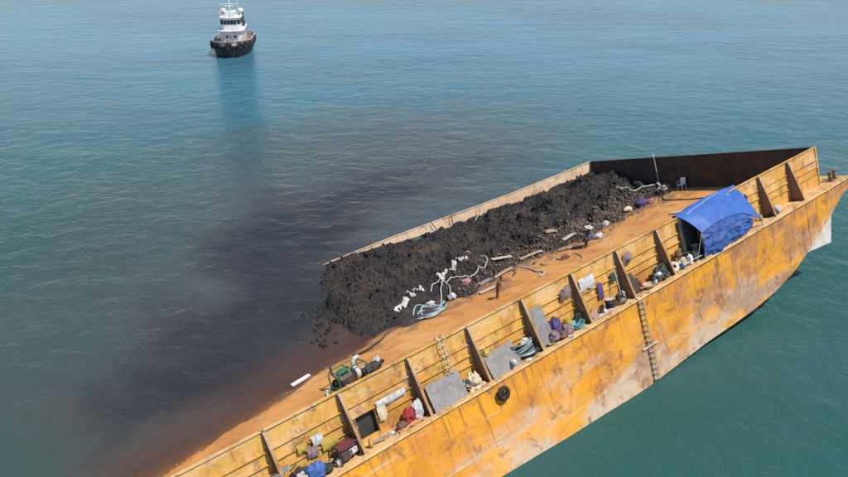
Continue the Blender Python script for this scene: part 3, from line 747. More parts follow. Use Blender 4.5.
lump_thing('hose_bundle', 'dark tangle of hose lying against the green pump', 'hose bundle', (-35.9, 7.9, .02), (1.4, .8, .6), 'black_hose', 31, 10, .35, 2.4)
hose('pump_hose', 'pale hose arching from the green pump into the water', 'hose', [(-36.2, 8.0), (-36.9, 8.6), (-37.8, 8.7), (-38.6, 8.2), (-38.9, 7.6)], .07, 'pale_blue_hose')
lump_thing('white_bag', 'white canister bag beside the green pump', 'bag', (-35.3, 8.1, .02), (.6, .5, .65), 'white_cloth', 32)
engine_pump(-1.9, 13.6, 70, 'dark portable pump beside the pole at the bow board', 'dark_steel', 'galv', .9, .03)
# white plastic chair with a box on it against the bow board
ch = thing('plastic_chair', 'white plastic chair standing against the dark bow board', 'chair', on(-.55, 12.6, 0, 180))
for a, b in ((-.22, -.22), (-.22, .22), (.22, -.22), (.22, .22)):
    obj('leg', MB().tube([(a * 1.1, b * 1.1, 0), (a, b, .44)], .025, 6), 'tug_white', ch, smooth=True)
obj('seat', MB().bbox((-.26, -.26, .44), (.26, .26, .48)), 'tug_white', ch, bevel=.01)
obj('backrest', MB().sheet(lambda u, v: (-.24 - .12 * v + .03 * math.cos(u * 6.28), (u - .5) * .5, .48 + .5 * v), 6, 3).sheet(lambda u, v: (-.27 - .12 * v + .03 * math.cos(u * 6.28), (u - .5) * .5, .48 + .5 * v), 6, 3), 'tug_white', ch, smooth=True)
for b in (-.27, .27): obj('armrest', MB().tube(spline([(-.3, b, .7), (.0, b, .7), (.2, b, .66), (.22, b, .46)], 4), .025, 6), 'tug_white', ch, smooth=True)
pl = thing('bow_pole', 'thin pale pole with a small lamp head standing at the bow board', 'pole', on(-.5, 15.0, 0))
obj('shaft', MB().tube([(0, 0, 0), (.02, 0, 1.2), (.03, .03, 3.15)], [.05, .045, .03], 8), 'galv', pl, smooth=True)
obj('lamp_head', MB().box((-.05, .03, 3.2), (.34, .16, .12), Matrix.Rotation(R(15), 3, 'Y')), 'white_cloth', pl, bevel=.02)
obj('base_plate', MB().bbox((-.2, -.2, .0), (.2, .2, .03)), 'stanchion_rust', pl)
# sticks lashed to the far side board
for i, (x_, dx, lab) in enumerate(((-19.9, .55, 'dark leaning stick at the far side board, left of the pair'), (-17.8, -.12, 'dark upright stick at the far side board, right of the pair'))):
    o = obj('stick', MB().tube([(0, 0, 0), (dx * -.5, .1, .8), (-dx, .2, 1.55)], [.05, .045, .035], 6), 'dark_steel', local=on(x_ + dx, 22.7, 1.7), smooth=True)
    tag(o, lab, 'stick', 'sticks at the far side board')

# ------------------------------------------------------------------ people
def person(x, y, yaw_w, label, shirt, trousers, pose, hat=None, h=1.68):
    """one continuous skinned body; yaw about the vertical; feet on the deck"""
    loc = M @ Vector((x, y, .0))
    root = thing('person', label, 'person', Matrix.Translation(loc) @ Matrix.Rotation(R(yaw_w), 4, 'Z') @ Matrix.Scale(h / 1.7, 4))
    V = []; E_ = []; RD = []
    def v(p, r): V.append(p); RD.append(r * (1.22 if r > .03 else 1)); return len(V) - 1
    lean = pose.get('lean', 0)
    def L(x_, y_, z_):   # lean the upper body forward about the hips (z .92)
        a = R(lean); dz = z_ - .92
        return (x_ * math.cos(a) + dz * math.sin(a), y_, .92 + dz * math.cos(a) - x_ * math.sin(a))
    pel = v((0, 0, .94), .145)
    ab = v(L(.01, 0, 1.10), .13); che = v(L(.015, 0, 1.30), .155); nk = v(L(.0, 0, 1.46), .06); hd0 = v(L(.02, 0, 1.55), .085); hd1 = v(L(.03, 0, 1.64), .098); hd2 = v(L(.025, 0, 1.71), .07)
    for a, b in ((pel, ab), (ab, che), (che, nk), (nk, hd0), (hd0, hd1), (hd1, hd2)): E_.append((a, b))
    nose = v(L(.13, 0, 1.615), .018); E_.append((hd1, nose))
    ds = pose.get('dslope', 0)
    hands = []
    for s in (-1, 1):
        st = pose.get('stance', .13)
        hip = v((0, s * .10, .88), .105); kn = v((.03 + pose.get('knee', 0), s * (st * .95), .48 + s * ds * .4), .075); an = v((-.02, s * st, .09 + s * ds), .052); to = v((.15, s * (st + .03), .035 + s * ds), .042)
        E_.extend([(pel, hip), (hip, kn), (kn, an), (an, to)])
        sh = v(L(0, s * .19, 1.40), .07)
        e, w = pose['arm_r' if s < 0 else 'arm_l']
        el = v(L(*e), .047); wr = v(L(*w), .034)
        E_.extend([(che, sh), (sh, el), (el, wr)])
        d = (Vector(w) - Vector(e)).normalized(); side = d.cross(Vector((0, 0, 1)))
        if side.length < .1: side = Vector((1, 0, 0))
        side.normalize()
        pm_ = Vector(w) + d * .07; palm = v(L(*pm_), .036); E_.append((wr, palm))
        for k, ln in enumerate((.075, .09, .085, .065)):
            b = pm_ + side * (k - 1.5) * .024 + d * .03; c = b + d * ln + Vector((.02, 0, -.01))
            i0 = v(L(*b), .010); i1 = v(L(*c), .008); E_.extend([(palm, i0), (i0, i1)])
        tb = pm_ - side * .05; i0 = v(L(*tb), .012); i1 = v(L(*(tb + d * .05 - side * .01)), .009); E_.extend([(palm, i0), (i0, i1)])
        hands.append(L(*pm_))
    me = bpy.data.meshes.new('body'); me.from_pydata(V, E_, []); me.update()
    tmp = bpy.data.objects.new('tmp_body', me); COL.objects.link(tmp)
    sk_ = tmp.modifiers.new('skin', 'SKIN'); sk_.use_smooth_shade = True
    for i, d in enumerate(me.skin_vertices[0].data): d.radius = (RD[i], RD[i]); d.use_root = (i == pel)
    # broader than deep torso
    for i, k in ((pel, (.19, .14)), (ab, (.18, .135)), (che, (.21, .15))): me.skin_vertices[0].data[i].radius = k[::-1]
    sb = tmp.modifiers.new('sub', 'SUBSURF'); sb.levels = 1; sb.render_levels = 1
    dg = bpy.context.evaluated_depsgraph_get(); dg.update()
    bme = bpy.data.meshes.new_from_object(tmp.evaluated_get(dg)); bme.name = 'body'
    bpy.data.objects.remove(tmp)
    bme.materials.clear()
    for m_ in ('skin', shirt, trousers, 'black_rubber'): bme.materials.append(MAT[m_])
    a = R(lean)
    for p in bme.polygons:
        c = p.center; up_ = .92 + (c.z - .92) * math.cos(a) + c.x * math.sin(a)
        p.use_smooth = True
        hd = min((c - Vector(q)).length for q in hands)
        if c.z < .09: p.material_index = 3
        elif hd < .17: p.material_index = 0
        elif c.z < .95 and up_ < .97 and abs(c.y) < .30 and not (abs(c.y) > .22 and c.z > .6): p.material_index = 2
        elif up_ > 1.47: p.material_index = 0
        else: p.material_index = 1
    obj('body', None, None, root, mesh=bme)
    hc = Vector(L(.02, 0, 1.69))
    if hat:
        hm = Matrix.Translation(hc) @ Matrix.Rotation(a * .6, 4, 'Y')
        obj('hat', MB().lathe([(.30, -.01), (.31, .005), (.16, .04), (.12, .12), (.06, .15), (.005, .155)], 18), hat, root, smooth=True, local=hm)
    else:
        obj('hair', MB().blob((hc.x - .012, 0, hc.z), (.24, .22, .19), 3, .06, 2, 14, 8), 'black_rubber', root, smooth=True)
    return root
person(-15.2, 10.55, -35, 'standing person in a white wide-brimmed hat with dark clothes holding a pole', 'tug_funnel', 'tarp_dark',
       dict(arm_l=((.08, .27, 1.15), (.26, .26, 1.12)), arm_r=((.0, -.27, 1.13), (.10, -.28, .90)), lean=6, dslope=.02), 'white_cloth', 1.66)
person(-25.0, 9.45, -20, 'bareheaded person in rust-brown clothes standing at the edge of the heap', 'brown_cloth', 'brown_cloth',
       dict(arm_l=((.08, .25, 1.14), (.24, .18, 1.0)), arm_r=((.08, -.25, 1.14), (.22, -.2, .96)), lean=14, dslope=.02), None, 1.58)
wl_ = M @ Vector((-15.2, 10.55, 0))
ps = Matrix.Translation(wl_) @ Matrix.Rotation(R(-35), 4, 'Z') @ Matrix.Translation((.36, .28, .0))
o = obj('work_pole', MB().tube([(0, 0, -.12), (0, 0, 1.0), (.02, .02, 2.0)], .022, 6), 'galv', local=ps, smooth=True)
tag(o, 'thin pale pole held upright by the person in the white hat', 'pole')
lump_thing('blue_sack', 'blue and white sack on the rubble behind the white-hatted person', 'sack', (-13.6, 11.6, surf(-13.6, 11.6)), (1.1, .6, .5), 'tarp_blue_faded', 33, 20)
lump_thing('white_sack', 'white sack leaning on the blue sack behind the white-hatted person', 'sack', (-13.2, 11.0, surf(-13.2, 11.0)), (.8, .5, .4), 'white_cloth', 34, 10)

# ------------------------------------------------------------------ gear on the near walkway
def leaning_sheet(label, x0, x1, zt, y_foot, seed, skew=.0, yt=1.0):
    def f(u, v, o=0.):
        x = (u - .5) * (x1 - x0) + skew * (v - .5)
        k = .012 * noise.noise(Vector((u * 2, v * 2, seed)))
        return (x, (yt - y_foot) * v + k + o * .7, .03 + zt * v + o + k)
    mb = MB().sheet(lambda u, v: f(u, v), 8, 6).sheet(lambda u, v: f(u, v, -.02), 8, 6)
    for u in (0, 1): mb.sheet(lambda v, w: f(u, v, -.02 * w), 6, 1)
    for v in (0, 1): mb.sheet(lambda u, w: f(u, v, -.02 * w), 8, 1)
    o = obj('steel_sheet', mb, 'grey_plate', local=on((x0 + x1) / 2, y_foot, .06), smooth=True)
    tag(o, label, 'metal sheet', 'grey steel sheets leaning on the side board')
leaning_sheet('largest grey steel sheet leaning on the side board, next to the cream sack', -36.75, -34.75, 1.02, .12, 1, .25)
leaning_sheet('grey steel sheet under the white gloves beside the coiled hose', -33.1, -31.15, .98, .12, 2, .25)
leaning_sheet('tall narrow grey sheet standing between coiled hose and purple bundle', -29.45, -28.55, 2.0, .45, 3, -.1, 1.0)

def gen_set():
    g = thing('generator', 'small red generator with a tubular frame on the walkway', 'generator', on(-41.45, .55, .03, 4))
    fr = MB()
    for yy in (-.3, .3):
        fr.tube(spline([(-.5, yy, .03), (-.5, yy, .7), (-.4, yy, .78), (.4, yy, .78), (.5, yy, .7), (.5, yy, .03)], 3), .028, 6)
    for xx in (-.45, .45): fr.tube([(xx, -.3, .74), (xx, .3, .74)], .026, 6).tube([(xx, -.3, .06), (xx, .3, .06)], .026, 6)
    obj('frame', fr, 'dark_steel', g, smooth=True)
    obj('fuel_tank', MB().bbox((-.42, -.27, .58), (.42, .27, .76)), 'maroon', g, bevel=.05)
    obj('engine_block', MB().bbox((-.40, -.24, .10), (.05, .24, .52)), 'dark_steel', g, bevel=.03)
    al = obj('alternator', MB().lathe([(.18, .06), (.2, .1), (.2, .36), (.15, .42)], 14, (.0, 0, .30), 0), 'galv', g, smooth=True)
    obj('control_panel', MB().bbox((.12, -.31, .28), (.40, -.27, .54)), 'white_cloth', g, bevel=.008)
    obj('muffler', MB().lathe([(.08, -.4), (.1, -.36), (.1, -.1), (.08, -.06)], 12, (0, .18, .62), 0), 'galv', g, smooth=True)
gen_set()
def tangle(name, label, cat, x, y, sx, sy, h, specs, seed, z=.03, yaw=0):
    """heap of rope or net: several crumpled strands"""
    g = thing(name, label, cat, on(x, y, z, yaw)); r = random.Random(seed)
    for nm, mt, rad, n in specs:
        pts = []
        for i in range(n):
            a = i * r.uniform(1.3, 2.6); k = r.uniform(.35, 1.) ; q = math.sqrt(max(0, 1 - k * k))
            pts.append((sx / 2 * k * math.cos(a), sy / 2 * k * math.sin(a), rad + h * (q * r.uniform(.3, 1.) + .12 * r.random())))
        obj(nm, MB().tube(spline(pts, 6), rad, 6), mt, g, smooth=True)
    return g
def heap(name, label, cat, pos, items, yaw=0):
    g = thing(name, label, cat, on(*pos, yaw))
    for i, (nm, c, d, mt, sd) in enumerate(items):
        obj(nm, MB().blob((c[0], c[1], c[2] + d[2] * .4), d, sd, .25, 2.0, 14, 9, .8), mt, g, smooth=True)
    return g
lump_thing('blue_bag', 'bright blue plastic sack at the lower edge of the picture', 'sack', (-43.1, .45, .03), (.85, .7, .75), 'blue_plastic', 41, amp=.3, fr=2.4)
lump_thing('white_bag', 'white bag pressed against the left of the bright blue sack', 'bag', (-43.75, .5, .03), (.6, .55, .6), 'white_cloth', 42, amp=.3)
lump_thing('dark_bag', 'black bag to the right of the bright blue sack', 'bag', (-42.55, .42, .03), (.5, .45, .42), 'tarp_dark', 43)
lump_thing('dark_bag', 'black bag tucked behind the white bag by the blue sack', 'bag', (-43.6, .9, .03), (.7, .35, .7), 'tarp_dark', 44)
def hung_cloth(label, x, zt, w, h, mat, seed, y=WY - .10, name='hung_cloth', group=None, cat='cloth'):
    def f(u, v):
        e = .25 * noise.noise(Vector((u * 2.2, seed, v * 2)))
        return ((u - .5) * w * (1 + e * (1 - v)), -.02 - .05 * abs(noise.noise(Vector((u * 4, v * 2, seed)))) - .05 * math.sin(v * 3), -h * (1 - v) * (1 + .3 * noise.noise(Vector((u * 3, 1, seed)))))
    o = obj(name, MB().sheet(f, 10, 8), mat, local=on(x, y, zt), smooth=True)
    return tag(o, label, cat, group)
hung_cloth('white rag hanging on the side board above the generator', -42.4, 1.62, .5, .5, 'white_cloth', 51)
hung_cloth('yellow rag hanging on the side board above the blue sack', -43.15, 1.55, .45, .4, 'yellow', 52)
hung_cloth('yellow cloth hanging next to the generator', -41.9, 1.2, .8, .55, 'yellow', 53)
hung_cloth('mauve cloth between the two yellow cloths', -42.75, 1.2, .5, .5, 'mauve_cloth', 54)
hung_cloth('long white washing hung over the rail right of the dark opening', -38.5, 1.62, 1.6, .36, 'white_cloth', 55)
hung_cloth('cream washing hanging beside the dark opening', -39.1, 1.38, .45, .75, 'cream_cloth', 56)
lump_thing('red_bundle', 'red bundle of clothing on the walkway right of the dark opening', 'bundle', (-38.0, .65, .03), (.62, .5, .75), 'red_paint', 57, amp=.3, fr=2.2)
lump_thing('white_bundle', 'white and grey bundle against the stanchion beside the red bundle', 'bundle', (-37.5, .62, .03), (.55, .5, .95), 'white_cloth', 58, amp=.28, fr=2.2)
rag('orange_sheet', 'orange cloth spread on the walkway below the red bundle', 'cloth', -38.2, .35, 1.3, .45, 'orange_cloth', 59, 0, .1, base=0.)
lump_thing('sack', 'brown sack lying on the orange cloth', 'sack', (-38.55, .5, .03), (.5, .4, .35), 'brown_cloth', 60)
o = obj('opening_shade', MB().sheet(lambda u, v: ((u - .5) * 1.5, .05 * noise.noise(Vector((u * 4, v * 4, 2))), 1.75 * v), 10, 10), 'tarp_dark', local=on(-39.92, WY + .22, .02), smooth=True)  # dark sheet added in place of the shade inside the opening
tag(o, 'black sheet added as the shade behind the square opening in the side board', 'shade sheet')
def crate():
    g = thing('steel_ladder', 'short pale steel ladder hooked over the side board', 'ladder', on(-35.05, 0, 0))
    for s in (-.16, .16): obj('rail', MB().tube(spline([(s, 1.35, HW + .02), (s, 1.2, HW + .22), (s, 1.0, HW + .10), (s, .92, 2.3), (s, .86, 1.1)], 4), .026, 6), 'galv', g, smooth=True)
    for i in range(6): obj('rung', MB().tube([(-.16, .965 - .018 * i, 2.6 - .29 * i), (.16, .965 - .018 * i, 2.6 - .29 * i)], .02, 6), 'galv', g, smooth=True)
crate()
lump_thing('cream_sack', 'cream sack slumped against the stanchion right of the largest steel sheet', 'sack', (-34.15, .55, .03), (.75, .6, .7), 'cream_cloth', 61, amp=.35, fr=1.9)
rag('cream_sheet', 'cream cloth spread at the deck edge beside the slumped cream sack', 'cloth', -34.2, .3, 1.0, .5, 'cream_cloth', 62, 0, .14, base=0.)
lump_thing('yellow_bag', 'small yellow bag against the side board above the second steel sheet', 'bag', (-32.75, .98, .96), (.4, .25, .4), 'yellow', 63)
lump_thing('white_gloves', 'pair of white gloves lying on the second steel sheet', 'gloves', (-31.75, .25, .28), (.75, .25, .2), 'white_cloth', 64, 65, .3)
# coil of hose with a white cloth on it
def coil():
    c = thing('hose_coil', 'large coil of grey hose against the stanchion on the walkway', 'hose coil', on(-30.6, .58, .03, 0, (-18, 0, 0)))
    r = random.Random(5)
    for i in range(9):
        R0 = .40 + .05 * (i % 3) + r.uniform(-.03, .04); z = .07 + .085 * i; px, py = r.uniform(-.06, .06), r.uniform(-.05, .05)
        P = [(px + (R0 + .03 * noise.noise(Vector((a, i, 1)))) * 1.25 * math.cos(a), py + R0 * math.sin(a), z + .05 * math.sin(a * 2 + i)) for a in [2 * math.pi * k / 20 for k in range(20)]]
        obj('hose_turn', MB().tube(P, .05, 7, True), ('black_hose', 'grey_plate', 'pale_blue_hose')[(i * 2) % 3], c, smooth=True)
coil()
lump_thing('white_cloth', 'white cloth bundle stuffed in the middle of the hose coil', 'cloth', (-30.45, .62, .72), (.55, .4, .3), 'white_cloth', 65, 20, .35, 2.4)
lump_thing('purple_bundle', 'purple bundle on the walkway right of the tall grey sheet', 'bundle', (-28.15, .72, .03), (.8, .55, 1.25), 'purple_cloth', 66, amp=.25, fr=2.2)
lump_thing('mauve_bag', 'mauve bag in front of the purple bundle', 'bag', (-28.6, .45, .03), (.62, .5, .65), 'mauve_cloth', 67, amp=.25)
lump_thing('brown_bag', 'brown bag at the deck edge below the purple bundle', 'bag', (-28.1, .3, .03), (.55, .4, .42), 'brown_cloth', 68)
lump_thing('brown_bag', 'brown and pink bag between the purple bundle and the teal tub', 'bag', (-27.5, .42, .03), (.55, .5, .55), 'mauve_cloth', 69)
lump_thing('yellow_bag', 'small yellow-green bag behind the teal tub', 'bag', (-27.1, .85, .03), (.45, .35, .7), 'yellow', 70)
def tub(x, y, r, h, mat, label, z=.03, cat='tub', name='tub', tilt=None):
    o = obj(name, MB().lathe([(r * .72, 0), (r * .78, .01), (r, h), (r * 1.06, h), (r * 1.06, h - .03), (r * .97, h - .03)][:4] + [(r * .94, h), (r * .72, .03), (.01, .03)], 20), mat, local=on(x, y, z, 0, tilt), smooth=True)
    tag(o, label, cat)
tub(-26.75, .5, .42, .32, 'teal_plastic', 'round teal plastic tub beside the stanchion')
tub(-28.98, .35, .22, .12, 'cream_cloth', 'small cream bowl at the foot of the tall grey sheet', name='bowl', cat='bowl')
tub(-20.7, .45, .40, .2, 'cream_cloth', 'wide cream basin on the walkway right of the rope ladder top', name='basin', cat='basin')
def jerrycan(x, y, z, mat, label, s=1., yaw=0, tilt=None):
    j = thing('jerrycan', label, 'jerrycan', on(x, y, z, yaw, tilt) @ Matrix.Scale(s, 4))
    obj('can', MB().prism([(-.17, 0), (.17, 0), (.17, .38), (.10, .46), (-.17, .46)], 1, -.10, .10), mat, j, bevel=.03)
    obj('handle', MB().tube(spline([(-.12, 0, .46), (-.12, 0, .53), (.0, 0, .54), (.06, 0, .47)], 3), .018, 6), mat, j, smooth=True)
    obj('spout', MB().lathe([(.035, .0), (.035, .05), (.04, .06), (.04, .08)], 10, (.13, 0, .42)), 'black_rubber', j, smooth=True)
hung_cloth('mauve coat hanging on the side board right of the purple bundle', -26.55, 2.35, .5, .65, 'mauve_cloth', 71)
hung_cloth('brown coat hanging left of the mauve coat on the side board', -26.95, 2.2, .35, .6, 'brown_cloth', 72)
hung_cloth('white sheet hanging slanted on the side board right of the stanchion', -25.0, 2.3, 1.2, .8, 'white_cloth', 73)
hung_cloth('violet cloth hanging on the side board', -24.1, 1.55, .38, .95, 'purple_cloth', 74)
hung_cloth('dark green cloth on the side board left of the leaning pole', -22.95, 1.75, .4, .6, 'dark_green', 75)
lump_thing('pink_bundle', 'pale pink bundle of cloth right of the stanchion beside the teal tub', 'bundle', (-25.5, .5, .03), (.7, .5, .35), 'pink_cloth', 76)
board('plank', 'long pale plank laid along the deck edge', (-26.0, .35), (-23.9, .3), .3, .06, 'pale_plank', .08)
def drum(x, y, z, r, L, mat, label, yaw=0):
    d = thing('drum', label, 'drum', on(x, y, z, yaw))
    obj('shell', MB().lathe([(r * .95, 0), (r, .02), (r, L * .32), (r * 1.04, L * .34), (r, L * .36), (r, L * .64), (r * 1.04, L * .66), (r, L * .68), (r, L - .02), (r * .95, L)], 18), mat, d, smooth=True)
    obj('lid', MB().lathe([(r * .9, L), (r * .9, L + .015), (.01, L + .015)], 18), 'white_cloth', d, smooth=True)
drum(-24.0, .55, .03, .27, .55, 'black_rubber', 'black drum with a pale lid on the walkway left of the leaning pole')
tangle('gear_pile', 'dark pile of rigging gear at the foot of the leaning pole', 'gear', -23.1, .52, .85, .7, .6, [('strand', 'black_hose', .045, 16), ('strand', 'dark_steel', .05, 12), ('strand', 'rope_tan', .025, 10)], 77)
jerrycan(-22.75, .65, .03, 'galv', 'grey jerrycan beside the dark rigging gear', 1.1, 40)
o = obj('pole', MB().tube([(0, 0, 0), (.15, .25, 1.6), (.4, .5, 3.6)], [.03, .028, .02], 6), 'white_hose', local=on(-23.2, .35, .03), smooth=True)
tag(o, 'thin white pole leaning across the side board beside the rope ladder', 'pole')
# woven hat on the side board
o = obj('sun_hat', MB().lathe([(.30, 0), (.31, .01), (.17, .06), (.13, .16), (.05, .2), (.005, .205)], 18), 'mauve_cloth', local=on(-21.45, WY - .10, 2.1, 0, (90, 0, 0)) @ Matrix.Scale(1.25, 4), smooth=True)
tag(o, 'brown-mauve round hat hung on the side board', 'hat')
g = thing('tool_box', 'dark box standing open on the walkway below the round hat', 'box', on(-21.75, .72, .03))
obj('body', MB().bbox((-.32, -.22, 0), (.32, .22, .85)), 'dark_steel', g, bevel=.02)
obj('lid', MB().box((0, .2, 1.0), (.64, .03, .34), Matrix.Rotation(R(-15), 3, 'X')), 'dark_steel', g, bevel=.01)
tangle('net_pile', 'dark green heap of netting on the walkway left of the white float', 'net', -19.55, .55, 1.6, .8, .8, [('strand', 'dark_green', .05, 30), ('strand', 'tarp_dark', .06, 26), ('strand', 'dark_green', .04, 26), ('strand', 'grey_plate', .02, 14)], 78)
lump_thing('dark_bag', 'black bag on top of the netting heap', 'bag', (-19.0, .75, .5), (.6, .4, .4), 'tarp_dark', 79)
lump_thing('white_bag', 'small white bag half buried in the netting heap', 'bag', (-19.85, .35, .42), (.4, .3, .25), 'white_cloth', 80)
# white square float with a hole
o = obj('float_board', MB().sheet(lambda u, v: ((.12 + .2 * v) * (1.15 if abs(math.cos(u * 6.2832)) > .7 else 1) * math.cos(u * 6.2832), -.02, .30 + (.12 + .2 * v) * math.sin(u * 6.2832)), 16, 2).sheet(lambda u, v: ((.12 + .2 * v) * (1.15 if abs(math.cos(u * 6.2832)) > .7 else 1) * math.cos(u * 6.2832), .05, .30 + (.12 + .2 * v) * math.sin(u * 6.2832)), 16, 2)
         .sheet(lambda u, v: (.32 * (1.15 if abs(math.cos(u * 6.2832)) > .7 else 1) * math.cos(u * 6.2832), -.02 + .07 * v, .30 + .32 * math.sin(u * 6.2832)), 16, 1).sheet(lambda u, v: (.12 * (1.15 if abs(math.cos(u * 6.2832)) > .7 else 1) * math.cos(u * 6.2832), -.02 + .07 * v, .30 + .12 * math.sin(u * 6.2832)), 16, 1), 'white_cloth', local=on(-18.05, .45, .06, 0, (-25, 0, 0)))
tag(o, 'white ring-shaped float with a dark hole beside the stanchion', 'float')
lump_thing('brown_bag', 'reddish brown bag on the side board shelf left of the tarp shelter', 'bag', (-17.3, .75, .55), (.5, .4, .6), 'brown_cloth', 81)
lump_thing('cream_sack', 'cream sack under the brown bag left of the tarp shelter', 'sack', (-17.2, .7, .03), (.8, .55, .55), 'cream_cloth', 82)
jerrycan(-16.75, .4, .03, 'tug_white', 'white jerrycan at the mouth of the tarp shelter', 1.2, 20)
jerrycan(-16.2, .45, .03, 'dark_green', 'dark green jerrycan at the mouth of the tarp shelter', 1.2, -10)
drum(-15.7, .7, .03, .28, .85, 'dark_steel', 'tall dark drum inside the mouth of the tarp shelter')
hose('tie_rope', 'white rope lying from the tarp shelter along the walkway edge', 'rope', [(-17.4, .2), (-16.6, .25), (-15.9, .18), (-15.3, .12)], .03, 'white_hose', .25, fixz=.0)
lump_thing('buoy', 'round white buoy at the foot of the stanchion near the bow', 'buoy', (-6.75, .5, .03), (.6, .55, .6), 'white_cloth', 83, amp=.03)
lump_thing('dark_bag', 'black bag next to the white buoy near the bow', 'bag', (-7.3, .45, .03), (.7, .5, .4), 'tarp_dark', 84)
hose('bow_rope', 'pale rope lying on the walkway between tarp and buoy', 'rope', [(-9.6, .4), (-9.0, .3), (-8.3, .45), (-7.6, .25), (-7.0, .2)], .035, 'white_hose', 0, fixz=.0)

TG = 'loose rope and hose tangles on the walkway'
for (lab, x, y, sx, sy, h, sp, sd) in (
    ('dark rope tangle between the red generator and the aft stanchion', -42.2, .75, .8, .4, .3, [('strand', 'black_hose', .03, 14), ('strand', 'rope_tan', .02, 10)], 101),
    ('thin tan rope tangle on the walkway just below the square opening', -39.7, .5, 1.0, .5, .15, [('strand', 'rope_tan', .025, 12)], 102),
    ('black cable tangle left of the largest steel sheet', -37.0, .4, .4, .4, .35, [('strand', 'black_hose', .03, 12)], 103),
    ('dark cable tangle under the hose coil beside the stanchion', -30.2, .35, 1.2, .5, .3, [('strand', 'black_hose', .04, 16), ('strand', 'dark_steel', .03, 12)], 104),
    ('dark tangle of straps behind the teal tub', -26.3, .8, .6, .5, .6, [('strand', 'tarp_dark', .04, 14), ('strand', 'dark_green', .03, 10)], 105),
    ('black hose tangle beside the black drum', -24.6, .6, .8, .5, .25, [('strand', 'black_hose', .035, 14)], 106),
    ('tan rope tangle at the foot of the dark box', -21.2, .45, .7, .5, .25, [('strand', 'rope_tan', .03, 14)], 107),
    ('black and green rope tangle next to the ring float', -18.5, .6, .7, .6, .5, [('strand', 'black_hose', .04, 14), ('strand', 'dark_green', .03, 12)], 108),
    ('black rope tangle in the mouth of the tarp shelter', -16.4, .8, 1.0, .45, .6, [('strand', 'black_hose', .04, 16), ('strand', 'dark_steel', .04, 12), ('strand', 'white_hose', .02, 8)], 109),
    ('dark chain tangle beside the white buoy near the bow', -7.2, .75, .7, .4, .5, [('strand', 'dark_steel', .04, 14)], 110)):
    q = tangle('rope_tangle', lab, 'rope', x, y, sx, sy, h, sp, sd); q['group'] = TG
def bottle(x, y, mat, label, h=.32, r=.06, tilt=None, z=.03):
    b_ = thing('bottle', label, 'bottle', on(x, y, z, 0, tilt), 'bottles and cans left on the walkway')
    obj('body', MB().lathe([(r * .9, 0), (r, .02), (r, h * .62), (r * .4, h * .82), (r * .36, h * .92)], 12), mat, b_, smooth=True)
    obj('cap', MB().lathe([(r * .42, h * .92), (r * .42, h), (.01, h)], 10), 'blue_plastic', b_, smooth=True)
for (x, y, mt, lab, h, r, tl) in (
    (-42.0, .4, 'white_cloth', 'white bottle standing left of the red generator', .4, .1, None),
    (-40.3, .45, 'yellow', 'yellow bottle below the square opening', .4, .1, None),
    (-39.2, .7, 'white_cloth', 'white bottle lying right of the square opening', .42, .11, (80, 0, 30)),
    (-34.55, .75, 'teal_plastic', 'teal bottle behind the cream sack', .5, .11, None),
    (-31.0, .2, 'white_cloth', 'white bottle lying at the deck edge below the hose coil', .4, .09, (85, 0, 70)),
    (-27.9, .25, 'white_cloth', 'white bottle at the deck edge below the purple bundle', .36, .09, (85, 0, 20)),
    (-25.3, .75, 'yellow', 'yellow canister under the white hanging sheet', .45, .13, None),
    (-24.75, .3, 'white_cloth', 'white canister on the pale plank', .4, .12, None),
    (-21.0, .8, 'red_paint', 'red bottle behind the cream basin', .5, .12, None),
    (-20.2, .35, 'white_cloth', 'white bottle between basin and netting', .36, .1, None),
    (-17.6, .35, 'blue_plastic', 'blue bottle right of the ring float', .45, .11, None),
    (-8.3, .8, 'yellow', 'yellow canister between tarp and buoy', .45, .13, None)):
    bottle(x, y, mt, lab, h, r, tl)

